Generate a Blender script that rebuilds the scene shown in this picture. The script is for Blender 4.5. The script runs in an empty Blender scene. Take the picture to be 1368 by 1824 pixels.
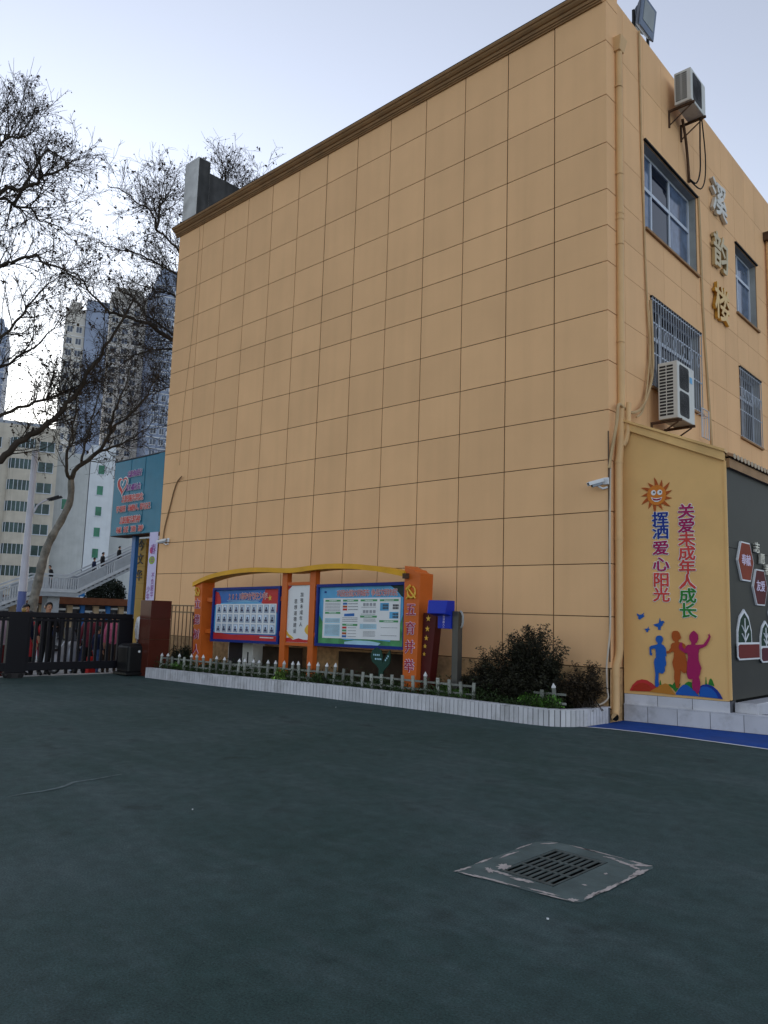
import bpy, math, random
import numpy as np
from mathutils import Matrix, Vector

# ------------------------------------------------------------------ camera, sky, sun, exposure
scene = bpy.context.scene
R = math.radians
cam_d = bpy.data.cameras.new('camera'); cam = bpy.data.objects.new('camera', cam_d)
scene.collection.objects.link(cam); scene.camera = cam
cam_d.sensor_fit = 'VERTICAL'; cam_d.sensor_height = 24.0; cam_d.lens = 24.0*1385.22/1824.0
cam_d.clip_end = 4000; cam_d.clip_start = .05
_yaw, _pitch, _roll = R(-43.2834), R(7.4611), R(1.7662)
_f = Vector((math.sin(_yaw)*math.cos(_pitch), math.cos(_yaw)*math.cos(_pitch), math.sin(_pitch)))
_r = Vector((math.cos(_yaw), -math.sin(_yaw), 0)); _u = _r.cross(_f)
_rr = _r*math.cos(_roll)+_u*math.sin(_roll); _uu = -_r*math.sin(_roll)+_u*math.cos(_roll)
cam.matrix_world = Matrix(((_rr.x,_uu.x,-_f.x,5.692),(_rr.y,_uu.y,-_f.y,-11.178),(_rr.z,_uu.z,-_f.z,1.52),(0,0,0,1)))

SUN_AZ = Vector((-.93, .36, 0)).normalized(); SUN_EL = R(6)
world = bpy.data.worlds.new('World'); scene.world = world; world.use_nodes = True
nt = world.node_tree; nt.nodes.clear()
sky = nt.nodes.new('ShaderNodeTexSky'); sky.sky_type = 'NISHITA'; sky.sun_disc = False
sky.sun_elevation = SUN_EL; sky.sun_rotation = math.atan2(SUN_AZ.x, SUN_AZ.y)
sky.air_density = 1.0; sky.dust_density = .4; sky.ozone_density = 2.5; sky.altitude = 50
hs = nt.nodes.new('ShaderNodeHueSaturation'); hs.inputs['Saturation'].default_value = .42; hs.inputs['Hue'].default_value = .515
bg = nt.nodes.new('ShaderNodeBackground'); bg.inputs['Strength'].default_value = .15
ow = nt.nodes.new('ShaderNodeOutputWorld')
nt.links.new(sky.outputs[0], hs.inputs['Color']); nt.links.new(hs.outputs[0], bg.inputs[0]); nt.links.new(bg.outputs[0], ow.inputs[0])
sun_d = bpy.data.lights.new('sun', 'SUN'); sun_d.energy = .6; sun_d.angle = R(12); sun_d.color = (1, .9, .78)
sun = bpy.data.objects.new('sun', sun_d); scene.collection.objects.link(sun)
_sd = Vector((SUN_AZ.x*math.cos(SUN_EL), SUN_AZ.y*math.cos(SUN_EL), math.sin(SUN_EL)))
sun.rotation_euler = _sd.to_track_quat('Z', 'Y').to_euler(); sun.location = (-40, 20, 60)
vs = scene.view_settings
vs.view_transform = 'Standard'; vs.look = 'None'; vs.exposure = 1.6; vs.gamma = 1; vs.use_curve_mapping = False

# ------------------------------------------------------------------ helpers
rnd = random.Random(7)
COL = scene.collection
W = {}
def srgb(h):
    h = h.lstrip('#'); v = [int(h[i:i+2], 16)/255 for i in (0, 2, 4)]
    return tuple(x/12.92 if x <= .04045 else ((x+.055)/1.055)**2.4 for x in v)
MATS = {}
def mat(name, col, rough=.6, metal=0, var=.12, scale=3.0, bump=0., bscale=60., rand=0., spec=.22, dirt=0., dscale=.8, emit=None, streak=0.):
    if name in MATS: return MATS[name]
    if isinstance(col, str): col = srgb(col)
    m = bpy.data.materials.new(name); m.use_nodes = True; t = m.node_tree; N = t.nodes; L = t.links
    b = N['Principled BSDF']; b.inputs['Roughness'].default_value = rough; b.inputs['Metallic'].default_value = metal
    b.inputs['Specular IOR Level'].default_value = spec
    g = N.new('ShaderNodeNewGeometry')
    n1 = N.new('ShaderNodeTexNoise'); n1.inputs['Scale'].default_value = scale; n1.inputs['Detail'].default_value = 6
    L.new(g.outputs['Position'], n1.inputs['Vector'])
    mr = N.new('ShaderNodeMapRange'); mr.inputs[1].default_value = .3; mr.inputs[2].default_value = .7
    mr.inputs[3].default_value = 1-var; mr.inputs[4].default_value = 1+var
    L.new(n1.outputs['Fac'], mr.inputs[0]); fac = mr.outputs[0]
    def mul(a, bb):
        q = N.new('ShaderNodeMath'); q.operation = 'MULTIPLY'; L.new(a, q.inputs[0]); L.new(bb, q.inputs[1]); return q.outputs[0]
    if rand:
        oi = N.new('ShaderNodeObjectInfo'); r2 = N.new('ShaderNodeMapRange')
        r2.inputs[3].default_value = 1-rand; r2.inputs[4].default_value = 1+rand
        L.new(oi.outputs['Random'], r2.inputs[0]); fac = mul(fac, r2.outputs[0])
    if streak:
        mp = N.new('ShaderNodeMapping'); mp.inputs['Scale'].default_value = (2.2, 2.2, .12); L.new(g.outputs['Position'], mp.inputs[0])
        n3 = N.new('ShaderNodeTexNoise'); n3.inputs['Scale'].default_value = 1.6; n3.inputs['Detail'].default_value = 4; L.new(mp.outputs[0], n3.inputs['Vector'])
        r3 = N.new('ShaderNodeMapRange'); r3.inputs[1].default_value = .42; r3.inputs[2].default_value = .75; r3.inputs[3].default_value = 1; r3.inputs[4].default_value = 1-streak
        L.new(n3.outputs['Fac'], r3.inputs[0]); fac = mul(fac, r3.outputs[0])
    mx = N.new('ShaderNodeVectorMath'); mx.operation = 'SCALE'; mx.inputs[0].default_value = col; L.new(fac, mx.inputs['Scale'])
    out = mx.outputs[0]
    if dirt:
        n2 = N.new('ShaderNodeTexNoise'); n2.inputs['Scale'].default_value = dscale; n2.inputs['Detail'].default_value = 9; n2.inputs['Roughness'].default_value = .65
        L.new(g.outputs['Position'], n2.inputs['Vector'])
        r4 = N.new('ShaderNodeMapRange'); r4.inputs[1].default_value = .5; r4.inputs[2].default_value = .72; r4.inputs[4].default_value = dirt
        L.new(n2.outputs['Fac'], r4.inputs[0])
        mm = N.new('ShaderNodeMix'); mm.data_type = 'RGBA'; L.new(r4.outputs[0], mm.inputs['Factor']); L.new(out, mm.inputs[6]); mm.inputs[7].default_value = (.09, .075, .06, 1)
        out = mm.outputs[2]
    L.new(out, b.inputs['Base Color'])
    if bump:
        nb = N.new('ShaderNodeTexNoise'); nb.inputs['Scale'].default_value = bscale; nb.inputs['Detail'].default_value = 5
        L.new(g.outputs['Position'], nb.inputs['Vector'])
        bp = N.new('ShaderNodeBump'); bp.inputs['Strength'].default_value = bump; bp.inputs['Distance'].default_value = .02
        L.new(nb.outputs['Fac'], bp.inputs['Height']); L.new(bp.outputs[0], b.inputs['Normal'])
    if emit:
        b.inputs['Emission Color'].default_value = (*col, 1); b.inputs['Emission Strength'].default_value = emit
    MATS[name] = m; return m

def add(name, mesh, parent=None, M=None, mats=None):
    o = bpy.data.objects.new(name, mesh); COL.objects.link(o)
    M = M or Matrix()
    if parent is not None:
        o.parent = parent; o.matrix_parent_inverse = W[parent].inverted()
    o.matrix_basis = M; W[o] = M.copy()
    return o
def tag(o, label=None, cat=None, group=None, kind=None):
    if label: o['label'] = label
    if cat: o['category'] = cat
    if group: o['group'] = group
    if kind: o['kind'] = kind
    return o
def thing(name, label, cat, loc=(0, 0, 0), group=None):
    o = bpy.data.objects.new(name, None); COL.objects.link(o); o.location = loc; o.empty_display_size = .2
    W[o] = Matrix.Translation(loc); return tag(o, label, cat, group)

class MB:
    def __init__(s): s.v = []; s.f = []; s.m = []
    def _add(s, vs, fs, mi=0):
        k = len(s.v); s.v += [tuple(map(float, p)) for p in vs]; s.f += [tuple(i+k for i in f) for f in fs]; s.m += [mi]*len(fs); return s
    def box(s, a, b, mi=0):
        x0, x1 = sorted((a[0], b[0])); y0, y1 = sorted((a[1], b[1])); z0, z1 = sorted((a[2], b[2]))
        return s._add([(x0,y0,z0),(x1,y0,z0),(x1,y1,z0),(x0,y1,z0),(x0,y0,z1),(x1,y0,z1),(x1,y1,z1),(x0,y1,z1)],
            [(0,3,2,1),(4,5,6,7),(0,1,5,4),(1,2,6,5),(2,3,7,6),(3,0,4,7)], mi)
    def hexa(s, p, mi=0):   # 8 points: bottom 4 ccw, top 4
        return s._add(p, [(0,3,2,1),(4,5,6,7),(0,1,5,4),(1,2,6,5),(2,3,7,6),(3,0,4,7)], mi)
    def fbox(s, F, a, b, mi=0):  # box in a mapped frame
        x0,y0,z0 = a; x1,y1,z1 = b
        return s.hexa([F(x0,y0,z0),F(x1,y0,z0),F(x1,y1,z0),F(x0,y1,z0),F(x0,y0,z1),F(x1,y0,z1),F(x1,y1,z1),F(x0,y1,z1)], mi)
    def prism(s, poly, F, d0, d1, mi=0):   # poly (u,v) extruded along frame depth
        n = len(poly)
        vs_ = [F(u, v, d0) for u, v in poly]+[F(u, v, d1) for u, v in poly]
        fs = [tuple(range(n)), tuple(range(2*n-1, n-1, -1))]+[(i, i+n, (i+1) % n+n, (i+1) % n) for i in range(n)]
        return s._add(vs_, fs, mi)
    def tube(s, pts, r, n=8, mi=0, cap=True):
        pts = [Vector(p) for p in pts]; k = len(pts)
        if not hasattr(r, '__len__'): r = [r]*k
        rings = []; up = None
        for i, p in enumerate(pts):
            t = (pts[min(i+1, k-1)]-pts[max(i-1, 0)]).normalized()
            if up is None:
                up = t.orthogonal().normalized()
            up = (up-t*up.dot(t)).normalized() if (up-t*up.dot(t)).length > 1e-6 else t.orthogonal().normalized()
            w = t.cross(up)
            rings.append([p+(up*math.cos(2*math.pi*j/n)+w*math.sin(2*math.pi*j/n))*r[i] for j in range(n)])
        vs_ = [q for rg in rings for q in rg]; fs = []
        for i in range(k-1):
            for j in range(n): fs.append((i*n+j, i*n+(j+1) % n, (i+1)*n+(j+1) % n, (i+1)*n+j))
        if cap: fs += [tuple(range(n-1, -1, -1)), tuple((k-1)*n+j for j in range(n))]
        return s._add(vs_, fs, mi)
    def lathe(s, prof, c, n=16, mi=0, ax='z'):
        vs_ = []; fs = []
        for r, h in prof:
            for j in range(n):
                a = 2*math.pi*j/n
                p = (r*math.cos(a), r*math.sin(a), h)
                if ax == 'y': p = (p[0], p[2], p[1])
                if ax == 'x': p = (p[2], p[0], p[1])
                vs_.append((c[0]+p[0], c[1]+p[1], c[2]+p[2]))
        for i in range(len(prof)-1):
            for j in range(n): fs.append((i*n+j, i*n+(j+1) % n, (i+1)*n+(j+1) % n, (i+1)*n+j))
        fs += [tuple(range(n-1, -1, -1)), tuple((len(prof)-1)*n+j for j in range(n))]
        return s._add(vs_, fs, mi)
    def mesh(s, name, mats, smooth=False):
        me = bpy.data.meshes.new(name); me.from_pydata(s.v, [], s.f)
        for m in (mats if isinstance(mats, (list, tuple)) else [mats]): me.materials.append(m)
        if any(s.m): me.polygons.foreach_set('material_index', s.m)
        me.update()
        import bmesh
        bm = bmesh.new(); bm.from_mesh(me); bmesh.ops.recalc_face_normals(bm, faces=bm.faces); bm.to_mesh(me); bm.free()
        if smooth:
            me.polygons.foreach_set('use_smooth', [True]*len(me.polygons))
            try: me.set_sharp_from_angle(angle=R(40))
            except Exception: pass
        return me
    def build(s, name, mats, parent=None, smooth=False, bevel=0):
        o = add(name, s.mesh(name, mats, smooth), parent)
        if bevel:
            b = o.modifiers.new('bevel', 'BEVEL'); b.width = bevel; b.segments = 2; b.limit_method = 'ANGLE'
        return o
ID = lambda x, y, z: (x, y, z)
def frame(O, U, V=(0, 0, 1)):
    O = Vector(O); U = Vector(U).normalized(); V = Vector(V).normalized(); N = U.cross(V)   # N points to the viewer side
    return lambda u, v, d: tuple(O+U*u+V*v+N*d)

# ---- text: every glyph once
GLY = {}
def glyphs(reqs):
    reqs = set(reqs) | {('国', 0, .0)}
    tmp = {}
    for ch, bold, ext in reqs:
        c = bpy.data.curves.new('g', 'FONT'); c.body = ch; c.size = 1; c.offset = 0; c.extrude = ext; c.resolution_u = 2
        o = bpy.data.objects.new('g', c); COL.objects.link(o); tmp[(ch, bold, ext)] = o
    bpy.context.view_layer.update(); dg = bpy.context.evaluated_depsgraph_get()
    raw = {}
    for k, o in tmp.items():
        me = bpy.data.meshes.new_from_object(o.evaluated_get(dg))
        raw[k] = ([v.co.copy() for v in me.vertices], [tuple(p.vertices) for p in me.polygons]); bpy.data.meshes.remove(me)
    for o in tmp.values():
        c = o.data; bpy.data.objects.remove(o); bpy.data.curves.remove(c)
    g = raw[('国', 0, .0)][0]
    x0, x1 = min(v.x for v in g), max(v.x for v in g); y0, y1 = min(v.y for v in g), max(v.y for v in g)
    cx, cy, s = (x0+x1)/2, (y0+y1)/2, (y1-y0)
    for k, (v, f) in raw.items():
        asc = ord(k[0]) < 256
        gx = (min(q.x for q in v)+max(q.x for q in v))/2 if asc and v else cx
        GLY[k] = ([((q.x-gx)/s, (q.y-cy)/s, q.z/s) for q in v], f)
TEXTQ = []
def text(name, parent, m, F, items, bold=.012, ext=.02, d=0., label=None):
    TEXTQ.append((name, parent, m, F, items, bold, ext, d, label))
def flush_text():
    glyphs([(it[0], 0, q[6]) for q in TEXTQ for it in q[4]])
    for name, parent, m, F, items, bold, ext, d, label in TEXTQ:
        b = MB()
        for ch, u, v, w, h in items:
            vs_, fs = GLY[(ch, 0, ext)]; k = 0 if bold <= 0 else (4 if bold < .03 else 8)      # heavier strokes: a few shifted layers
            for j in range(k+1):
                a_ = 2*math.pi*j/max(k, 1)+.4; ox, oy = (bold*math.cos(a_), bold*math.sin(a_)) if j < k else (0, 0)
                b._add([F(u+(x+ox)*w, v+(y+oy)*h, d+ext*h+z*h*(1-.01*j)+(.0003*j if ext < .003 else 0)) for x, y, z in vs_], fs)
        me = bpy.data.meshes.new(name); me.from_pydata(b.v, [], b.f); me.materials.append(m); me.update()
        o = add(name, me, parent)
        if len(items) > 1: o['kind'] = 'stuff'
        if label: o['label'] = label

# ------------------------------------------------------------------ materials
M_wall = mat('cream_paint', (.82,.492,.25), .75, var=.035, scale=1.1, bump=.08, bscale=180, rand=.04, streak=.05)
M_joint = mat('joint_brown', (.10,.06,.03), .9)
M_corn = mat('cornice_brown', (.33,.19,.09), .7, var=.12, dirt=.4, dscale=2)
M_plinth = mat('rough_plinth', (.50,.31,.15), .9, var=.25, scale=9, bump=.8, bscale=18, dirt=.4)
M_conc = mat('old_concrete', (.58,.58,.57), .9, var=.15, scale=2, bump=.3, bscale=30, dirt=.35, dscale=1.5)
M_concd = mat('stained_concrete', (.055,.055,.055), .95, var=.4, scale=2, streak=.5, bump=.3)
M_alu = mat('white_aluminium', (.55,.60,.68), .45, var=.05)
M_glass = mat('window_glass', (.010,.015,.028), .04, var=.1, spec=.55)
M_glassd = mat('dim_glass', (.008,.010,.016), .18, var=.2, spec=.3)
M_curt = mat('curtained_glass', (.10,.14,.22), .10, var=.3, scale=6, spec=.8)
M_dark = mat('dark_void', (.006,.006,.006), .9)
M_reveal = mat('tile_reveal', (.36,.36,.34), .6, var=.15)
M_acw = mat('ac_casing', (.62,.62,.58), .45, var=.06, dirt=.2, dscale=3)
M_acd = mat('ac_grille', (.03,.03,.032), .6)
M_rust = mat('rusted_steel', (.09,.05,.03), .85, var=.3, scale=12)
M_pipe = mat('cream_pipe', (.70,.44,.21), .5, var=.06, dirt=.15)
M_cabl = mat('cream_cable', (.52,.36,.19), .6)
M_blk = mat('black_cable', (.015,.015,.015), .6)
M_gold = mat('gold_letter', (.55,.34,.08), .28, metal=.85)
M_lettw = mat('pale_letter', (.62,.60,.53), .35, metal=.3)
M_tilew = mat('white_tile', (.56,.56,.59), .35, var=.08, dirt=.45, dscale=2.3, rand=.09)
M_grout = mat('tile_grout', (.10,.10,.11), .9)
M_soil = mat('soil', (.03,.022,.015), 1, var=.4, scale=8, bump=1, bscale=25)
M_picket = mat('white_picket', (.25,.26,.23), .65, var=.3, dirt=.8, dscale=7, rand=.35)
M_cap = mat('picket_cap', (.62,.62,.62), .5, rand=.2)
M_lettg = mat('light_gold_letter', (.50,.40,.22), .35, metal=.5)
M_org = mat('orange_paint', (.60,.13,.02), .45, var=.06, dirt=.12)
M_yel = mat('yellow_beam', (.72,.36,.015), .5, var=.08, dirt=.15)
M_blu = mat('blue_frame', (.008,.025,.19), .55, var=.05)
M_maroon = mat('maroon_slab', (.075,.007,.006), .6, spec=.3)
M_white = mat('white_print', (.74,.75,.76), .5, var=.03)
M_red = mat('red_print', (.50,.03,.03), .5)
M_redl = mat('red_letter', (.58,.05,.04), .4)
M_sky = mat('sky_blue_print', (.10,.36,.62), .4, var=.2, scale=2.5)
M_deep = mat('deep_blue_print', (.02,.13,.42), .4, var=.15)
M_green = mat('green_print', (.07,.26,.10), .5, var=.35, scale=6)
M_pill = mat('green_pill', (.08,.30,.12), .5)
M_ink = mat('dark_ink', (.06,.06,.07), .6)
M_inkg = mat('grey_ink', (.30,.31,.33), .6)
M_pale = mat('pale_blue_print', (.38,.60,.72), .5)
M_star = mat('gold_star', (.70,.42,.06), .4)
M_lav = mat('lavender_letter', (.72,.62,.80), .5)
M_mag = mat('magenta', (0.352,0.0096,0.096), .5, var=.05)
M_kblue = mat('mural_blue', (0.0096,0.096,0.4), .5, var=.04)
M_knavy = mat('mural_navy', (0.0096,0.032,0.24), .5, var=.04)
M_kor = mat('mural_orange', (0.4,0.08,0.0096), .5, var=.05)
M_korl = mat('mural_amber', (0.496,0.192,0.024), .5, var=.05)
M_kred = mat('mural_red', (0.4,0.032,0.012), .5, var=.05)
M_kgr = mat('mural_green', (0.024,0.192,0.024), .5, var=.08)
M_steelg = mat('grey_metal_sheet', (.036,.037,.033), .55, metal=.15, spec=.25, var=.08)
M_black = mat('black_gate_paint', (.006,.006,.010), .5, spec=.25, var=.1)
M_blackp = mat('black_plastic', (.012,.012,.013), .4, var=.1)
M_brown = mat('brown_pillar_tile', (.085,.02,.012), .3, var=.1, dirt=.1)
M_rail = mat('brown_railing', (.20,.13,.07), .6)
M_teal = mat('teal_sign', (.012,.17,.27), .4, var=.08, streak=.1)
M_bpost = mat('blue_post', (.03,.13,.35), .4, var=.15)
M_goldcol = mat('ochre_column', (.42,.25,.05), .6, var=.08)
M_banner = mat('lilac_banner', (.62,.58,.80), .6, var=.05)
M_purple = mat('purple_ink', (.25,.03,.28), .5)
M_bluebox = mat('royal_blue_plastic', (.01,.03,.38), .35, var=.06)
M_post = mat('grey_post', (.10,.095,.085), .4, metal=.4)
M_rail_w = mat('bridge_white', (.42,.44,.46), .5, var=.08, dirt=.15)
M_bridge_g = mat('bridge_grey_panel', (.28,.30,.32), .5, var=.08)
M_skin = mat('skin', (.42,.22,.14), .55, var=.05)
M_hair = mat('black_hair', (.008,.007,.007), .5)
LEAFC = {}
def leafmat(name, col, var=.5):
    LEAFC[name] = col
    return mat(name, col, .55, var=var, scale=14)
M_leafd = leafmat('dark_bronze_leaf', (.016,.016,.009)); M_leafg = leafmat('bright_leaf', (.055,.13,.02)); M_leafc = leafmat('cover_leaf', (.028,.05,.014))
M_bark = mat('plane_bark', (.20,.19,.165), .9, var=.45, scale=5, bump=.5, bscale=14)
M_twig = mat('twig_bark', (.045,.036,.028), .9, var=.2)
M_seed = mat('seed_ball', (.05,.035,.022), .9)

# ------------------------------------------------------------------ the ground
def ground_mat():
    m = bpy.data.materials.new('green_court_surface'); m.use_nodes = True; t = m.node_tree; N = t.nodes; L = t.links
    b = N['Principled BSDF']; b.inputs['Roughness'].default_value = .82; b.inputs['Specular IOR Level'].default_value = .18
    g = N.new('ShaderNodeNewGeometry')
    def noise(sc, det=6, ro=.6, v=None):
        n = N.new('ShaderNodeTexNoise'); n.inputs['Scale'].default_value = sc; n.inputs['Detail'].default_value = det; n.inputs['Roughness'].default_value = ro
        L.new(v or g.outputs['Position'], n.inputs['Vector']); return n.outputs['Fac']
    def rng_(src, a, c, lo, hi):
        r = N.new('ShaderNodeMapRange'); r.inputs[1].default_value = a; r.inputs[2].default_value = c; r.inputs[3].default_value = lo; r.inputs[4].default_value = hi; L.new(src, r.inputs[0]); return r.outputs[0]
    def mixc(fac, c1, c2):
        q = N.new('ShaderNodeMix'); q.data_type = 'RGBA'; L.new(fac, q.inputs['Factor']); L.new(c1, q.inputs[6])
        if isinstance(c2, tuple): q.inputs[7].default_value = c2
        else: L.new(c2, q.inputs[7])
        return q.outputs[2]
    def scale(c, f):
        q = N.new('ShaderNodeVectorMath'); q.operation = 'SCALE'; L.new(c, q.inputs[0]); L.new(f, q.inputs['Scale']); return q.outputs[0]
    cr = N.new('ShaderNodeValToRGB'); e = cr.color_ramp.elements
    e[0].position = .36; e[0].color = (.027,.057,.052,1); e[1].position = .66; e[1].color = (.053,.083,.083,1)
    el = e.new(.5); el.color = (.037,.068,.065,1)
    L.new(noise(.42, 9, .66), cr.inputs[0]); c = cr.outputs[0]
    for rot, st, sc_, col, amt in ((.7,(.45,1.7,1),1.3,(.072,.102,.104,1),.75),(-.5,(1.5,.4,1),2.6,(.058,.090,.088,1),.5)):     # chalky scuffs and old tyre paths
        mp = N.new('ShaderNodeMapping'); mp.inputs['Scale'].default_value = st; mp.inputs['Rotation'].default_value = (0,0,rot); L.new(g.outputs['Position'], mp.inputs[0])
        c = mixc(rng_(noise(sc_, 11, .72, mp.outputs[0]), .5, .76, 0, amt), c, col)
    c = scale(c, rng_(noise(1.7, 5, .55), .60, .72, 1, .58))          # damp stains
    c = scale(c, rng_(noise(7, 8, .7), .35, .7, .78, 1.22))
    c = scale(c, rng_(noise(95, 3, .7), .3, .7, .55, 1.45))          # granules
    vo = N.new('ShaderNodeTexVoronoi'); vo.inputs['Scale'].default_value = 26; L.new(g.outputs['Position'], vo.inputs['Vector'])
    c = mixc(rng_(vo.outputs['Distance'], .05, .09, .6, 0), c, (.11,.13,.13,1))
    L.new(c, b.inputs['Base Color'])
    bp = N.new('ShaderNodeBump'); bp.inputs['Strength'].default_value = .8; bp.inputs['Distance'].default_value = .008
    L.new(noise(130, 4, .7), bp.inputs['Height']); L.new(bp.outputs[0], b.inputs['Normal'])
    return m
M_court = ground_mat()
M_asph = mat('grey_paving', (.16,.155,.15), .85, var=.2, scale=2, bump=.2)
def sheet(name, rects, z, m, parent=None):
    b = MB()
    for x0, y0, x1, y1 in rects: b._add([(x0,y0,z),(x1,y0,z),(x1,y1,z),(x0,y1,z)], [(0,1,2,3)])
    me = bpy.data.meshes.new(name); me.from_pydata(b.v, [], b.f); me.materials.append(m); me.update()
    return add(name, me, parent)
tag(sheet('ground', [(-1500,-1500,1500,1500)], -1.06, M_asph), kind='structure')
GX0, GX1, GY0, GY1 = 2.855, 3.235, -7.062, -6.398      # drain opening
court = sheet('playground', [(-11.0,-40,GX0,30),(GX1,-40,40,30),(GX0,-40,GX1,GY0),(GX0,GY1,GX1,30)], 0, M_court); tag(court, kind='structure')
b = MB(); b._add([(-11.0,-40,0),(-11.0,30,0),(-11.4,30,-.01),(-11.4,-40,-.01),(-14,30,-.36),(-14,-40,-.36),(-44,30,-1.02),(-44,-40,-1.02)], [(0,1,2,3),(3,2,4,5),(5,4,6,7)]); b._add([(-44,-300,-1.02),(-44,300,-1.02),(-60,300,-1.02),(-60,-300,-1.02)], [(0,1,2,3)])
tag(b.build('road', M_asph), kind='structure')
tag(MB().box((-11.16,-12,-.02),(-10.98,-1.9,.006)).build('kerb', mat('pale_kerb', (.42,.41,.39), .8, var=.2, dirt=.3)), kind='structure')
# worn chalky scuff across the court
def ribbon(pts, w, z):
    b = MB(); n = len(pts)
    for i, p in enumerate(pts):
        a = Vector(pts[max(i-1,0)]); c = Vector(pts[min(i+1,n-1)]); t = (c-a).normalized(); nrm = Vector((-t.y, t.x)); ww = w[i] if hasattr(w,'__len__') else w
        b.v += [(p[0]+nrm.x*ww, p[1]+nrm.y*ww, z), (p[0]-nrm.x*ww, p[1]-nrm.y*ww, z)]
    b.f = [(2*i, 2*i+1, 2*i+3, 2*i+2) for i in range(n-1)]; b.m = [0]*(n-1); return b
M_scuff = mat('scuffed_court', (.12,.155,.155), .85, var=.5, scale=14)
sc = ribbon([(-.78,-8.52),(-.81,-8.37),(-.80,-8.24),(-.83,-8.11),(-.89,-7.99),(-.96,-7.91),(-.97,-7.70),(-1.02,-7.42)], [.004,.012,.014,.018,.02,.016,.012,.004], .004)
tag(sc.build('scuff_mark', M_scuff), kind='structure')
M_bluec = mat('blue_court', (.003,.058,.29), .8, var=.15, scale=3, dirt=.2)
bl = MB(); poly = [(.02,-.80),(.35,-.68),(.8,-.61),(1.25,-.595),(2.0,-.61),(4.0,-.70),(12,-1.1),(12,9),(.02,9)]
bl._add([(x,y,.004) for x,y in poly], [tuple(range(len(poly)))])
tag(bl.build('blue_track', M_bluec), kind='structure')
tag(ribbon([(-.04,-.865),(.1,-.795),(.35,-.70),(.8,-.635),(1.25,-.62),(2.0,-.635),(4.0,-.725),(12,-1.125)], .032, .008).build('white_line', mat('line_paint', (.66,.67,.68), .7, var=.12, dirt=.25, dscale=5)), kind='structure')
# small litter and specks
for i, (x, y) in enumerate([(.47,-7.65),(3.47,-7.51),(-3.6,-2.3)]):
    a = rnd.random()*6
    pts = [(x+.008*math.cos(a+k*1.25)*rnd.uniform(.5,1.2), y+.008*math.sin(a+k*1.25)*rnd.uniform(.5,1.2)) for k in range(5)]
    tag(MB().prism(pts, ID, .004, .010).build('litter_scrap', M_white), ['tiny white scrap alone on the open court left of the drain','tiny white scrap just below the drain cover','tiny white scrap in front of the tiled planter edge'][i], 'litter', 'scraps of litter')

# drain
dr = thing('drain_cover', 'square slotted drain cover in a worn green painted concrete surround', 'drain', (3.05,-6.75,0))
M_sur = mat('drain_surround_paint', (.085,.115,.11), .8, var=.25, scale=5, bump=.2, bscale=40)
M_iron = mat('grate_iron', (.062,.080,.078), .6, var=.3, scale=12)
M_chip = mat('chipped_concrete', (.42,.37,.34), .9, var=.25, scale=18)
outer = [(2.687,-7.275),(2.678,-6.36),(2.74,-6.262),(2.83,-6.245),(3.46,-6.252),(3.478,-6.285),(3.468,-7.16),(3.435,-7.195)]
inner = [(GX0,GY0),(GX0,GY1),(GX1,GY1),(GX1,GY0)]
sb = MB()
no = len(outer); V_ = [(x,y,.0025) for x,y in outer]+[(x,y,.004) for x,y in inner]+[(x,y,-.02) for x,y in inner]
sb._add(V_, [(0,1,no+1,no+0),(1,2,no+1),(2,3,no+1),(3,4,no+2,no+1),(4,5,no+2),(5,6,no+3,no+2),(6,7,no+3),(7,0,no+0,no+3)]+[(no+i,no+(i+1)%4,no+4+(i+1)%4,no+4+i) for i in range(4)])
sb.build('surround', M_sur, dr)
pit = MB(); pit._add([(GX0,GY0,-.01),(GX1,GY0,-.01),(GX1,GY1,-.01),(GX0,GY1,-.01),(GX0,GY0,-.6),(GX1,GY0,-.6),(GX1,GY1,-.6),(GX0,GY1,-.6)], [(4,5,6,7),(0,1,5,4),(1,2,6,5),(2,3,7,6),(3,0,4,7)])
pit.build('pit', M_dark, dr)
gb = MB(); gx0, gx1, gy0, gy1 = GX0+.008, GX1-.008, GY0+.008, GY1-.008
ys = [gy0, gy0+.03]; rowh = (gy1-gy0-.03*2-.022*2)/3; z0, z1 = -.001, .005
yb = [(gy0, gy0+.03)]; yy = gy0+.03; slots = []
for k in range(3):
    slots.append((yy, yy+rowh)); yy += rowh
    wd = .022 if k < 2 else .03
    yb.append((yy, yy+wd)); yy += wd
for a, c in yb: gb.box((gx0,a,z0),(gx1,c,z1))
nx = 8; pitch = (gx1-gx0-.02)/nx
for a, c in slots:
    gb.box((gx0,a,z0),(gx0+.014,c,z1-.001)); gb.box((gx1-.014,a,z0),(gx1,c,z1-.001))
    for k in range(1, nx): gb.box((gx0+.01+k*pitch-.0098,a,z0),(gx0+.01+k*pitch+.0098,c,z1-.001))
gb.build('grate', M_iron, dr)
def blob(cx, cy, lx, ly, rot, n, seed, z=.0055):
    q = random.Random(seed); c, s = math.cos(rot), math.sin(rot); b = MB(); pts = []
    for i in range(n):
        a = 2*math.pi*i/n; k = q.uniform(.45,1.1); u, v = lx*math.cos(a)*k, ly*math.sin(a)*k; pts.append((cx+u*c-v*s, cy+u*s+v*c))
    b._add([(x,y,z) for x,y in pts]+[(cx,cy,z)], [(i,(i+1)%n,n) for i in range(n)]); return b
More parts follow.
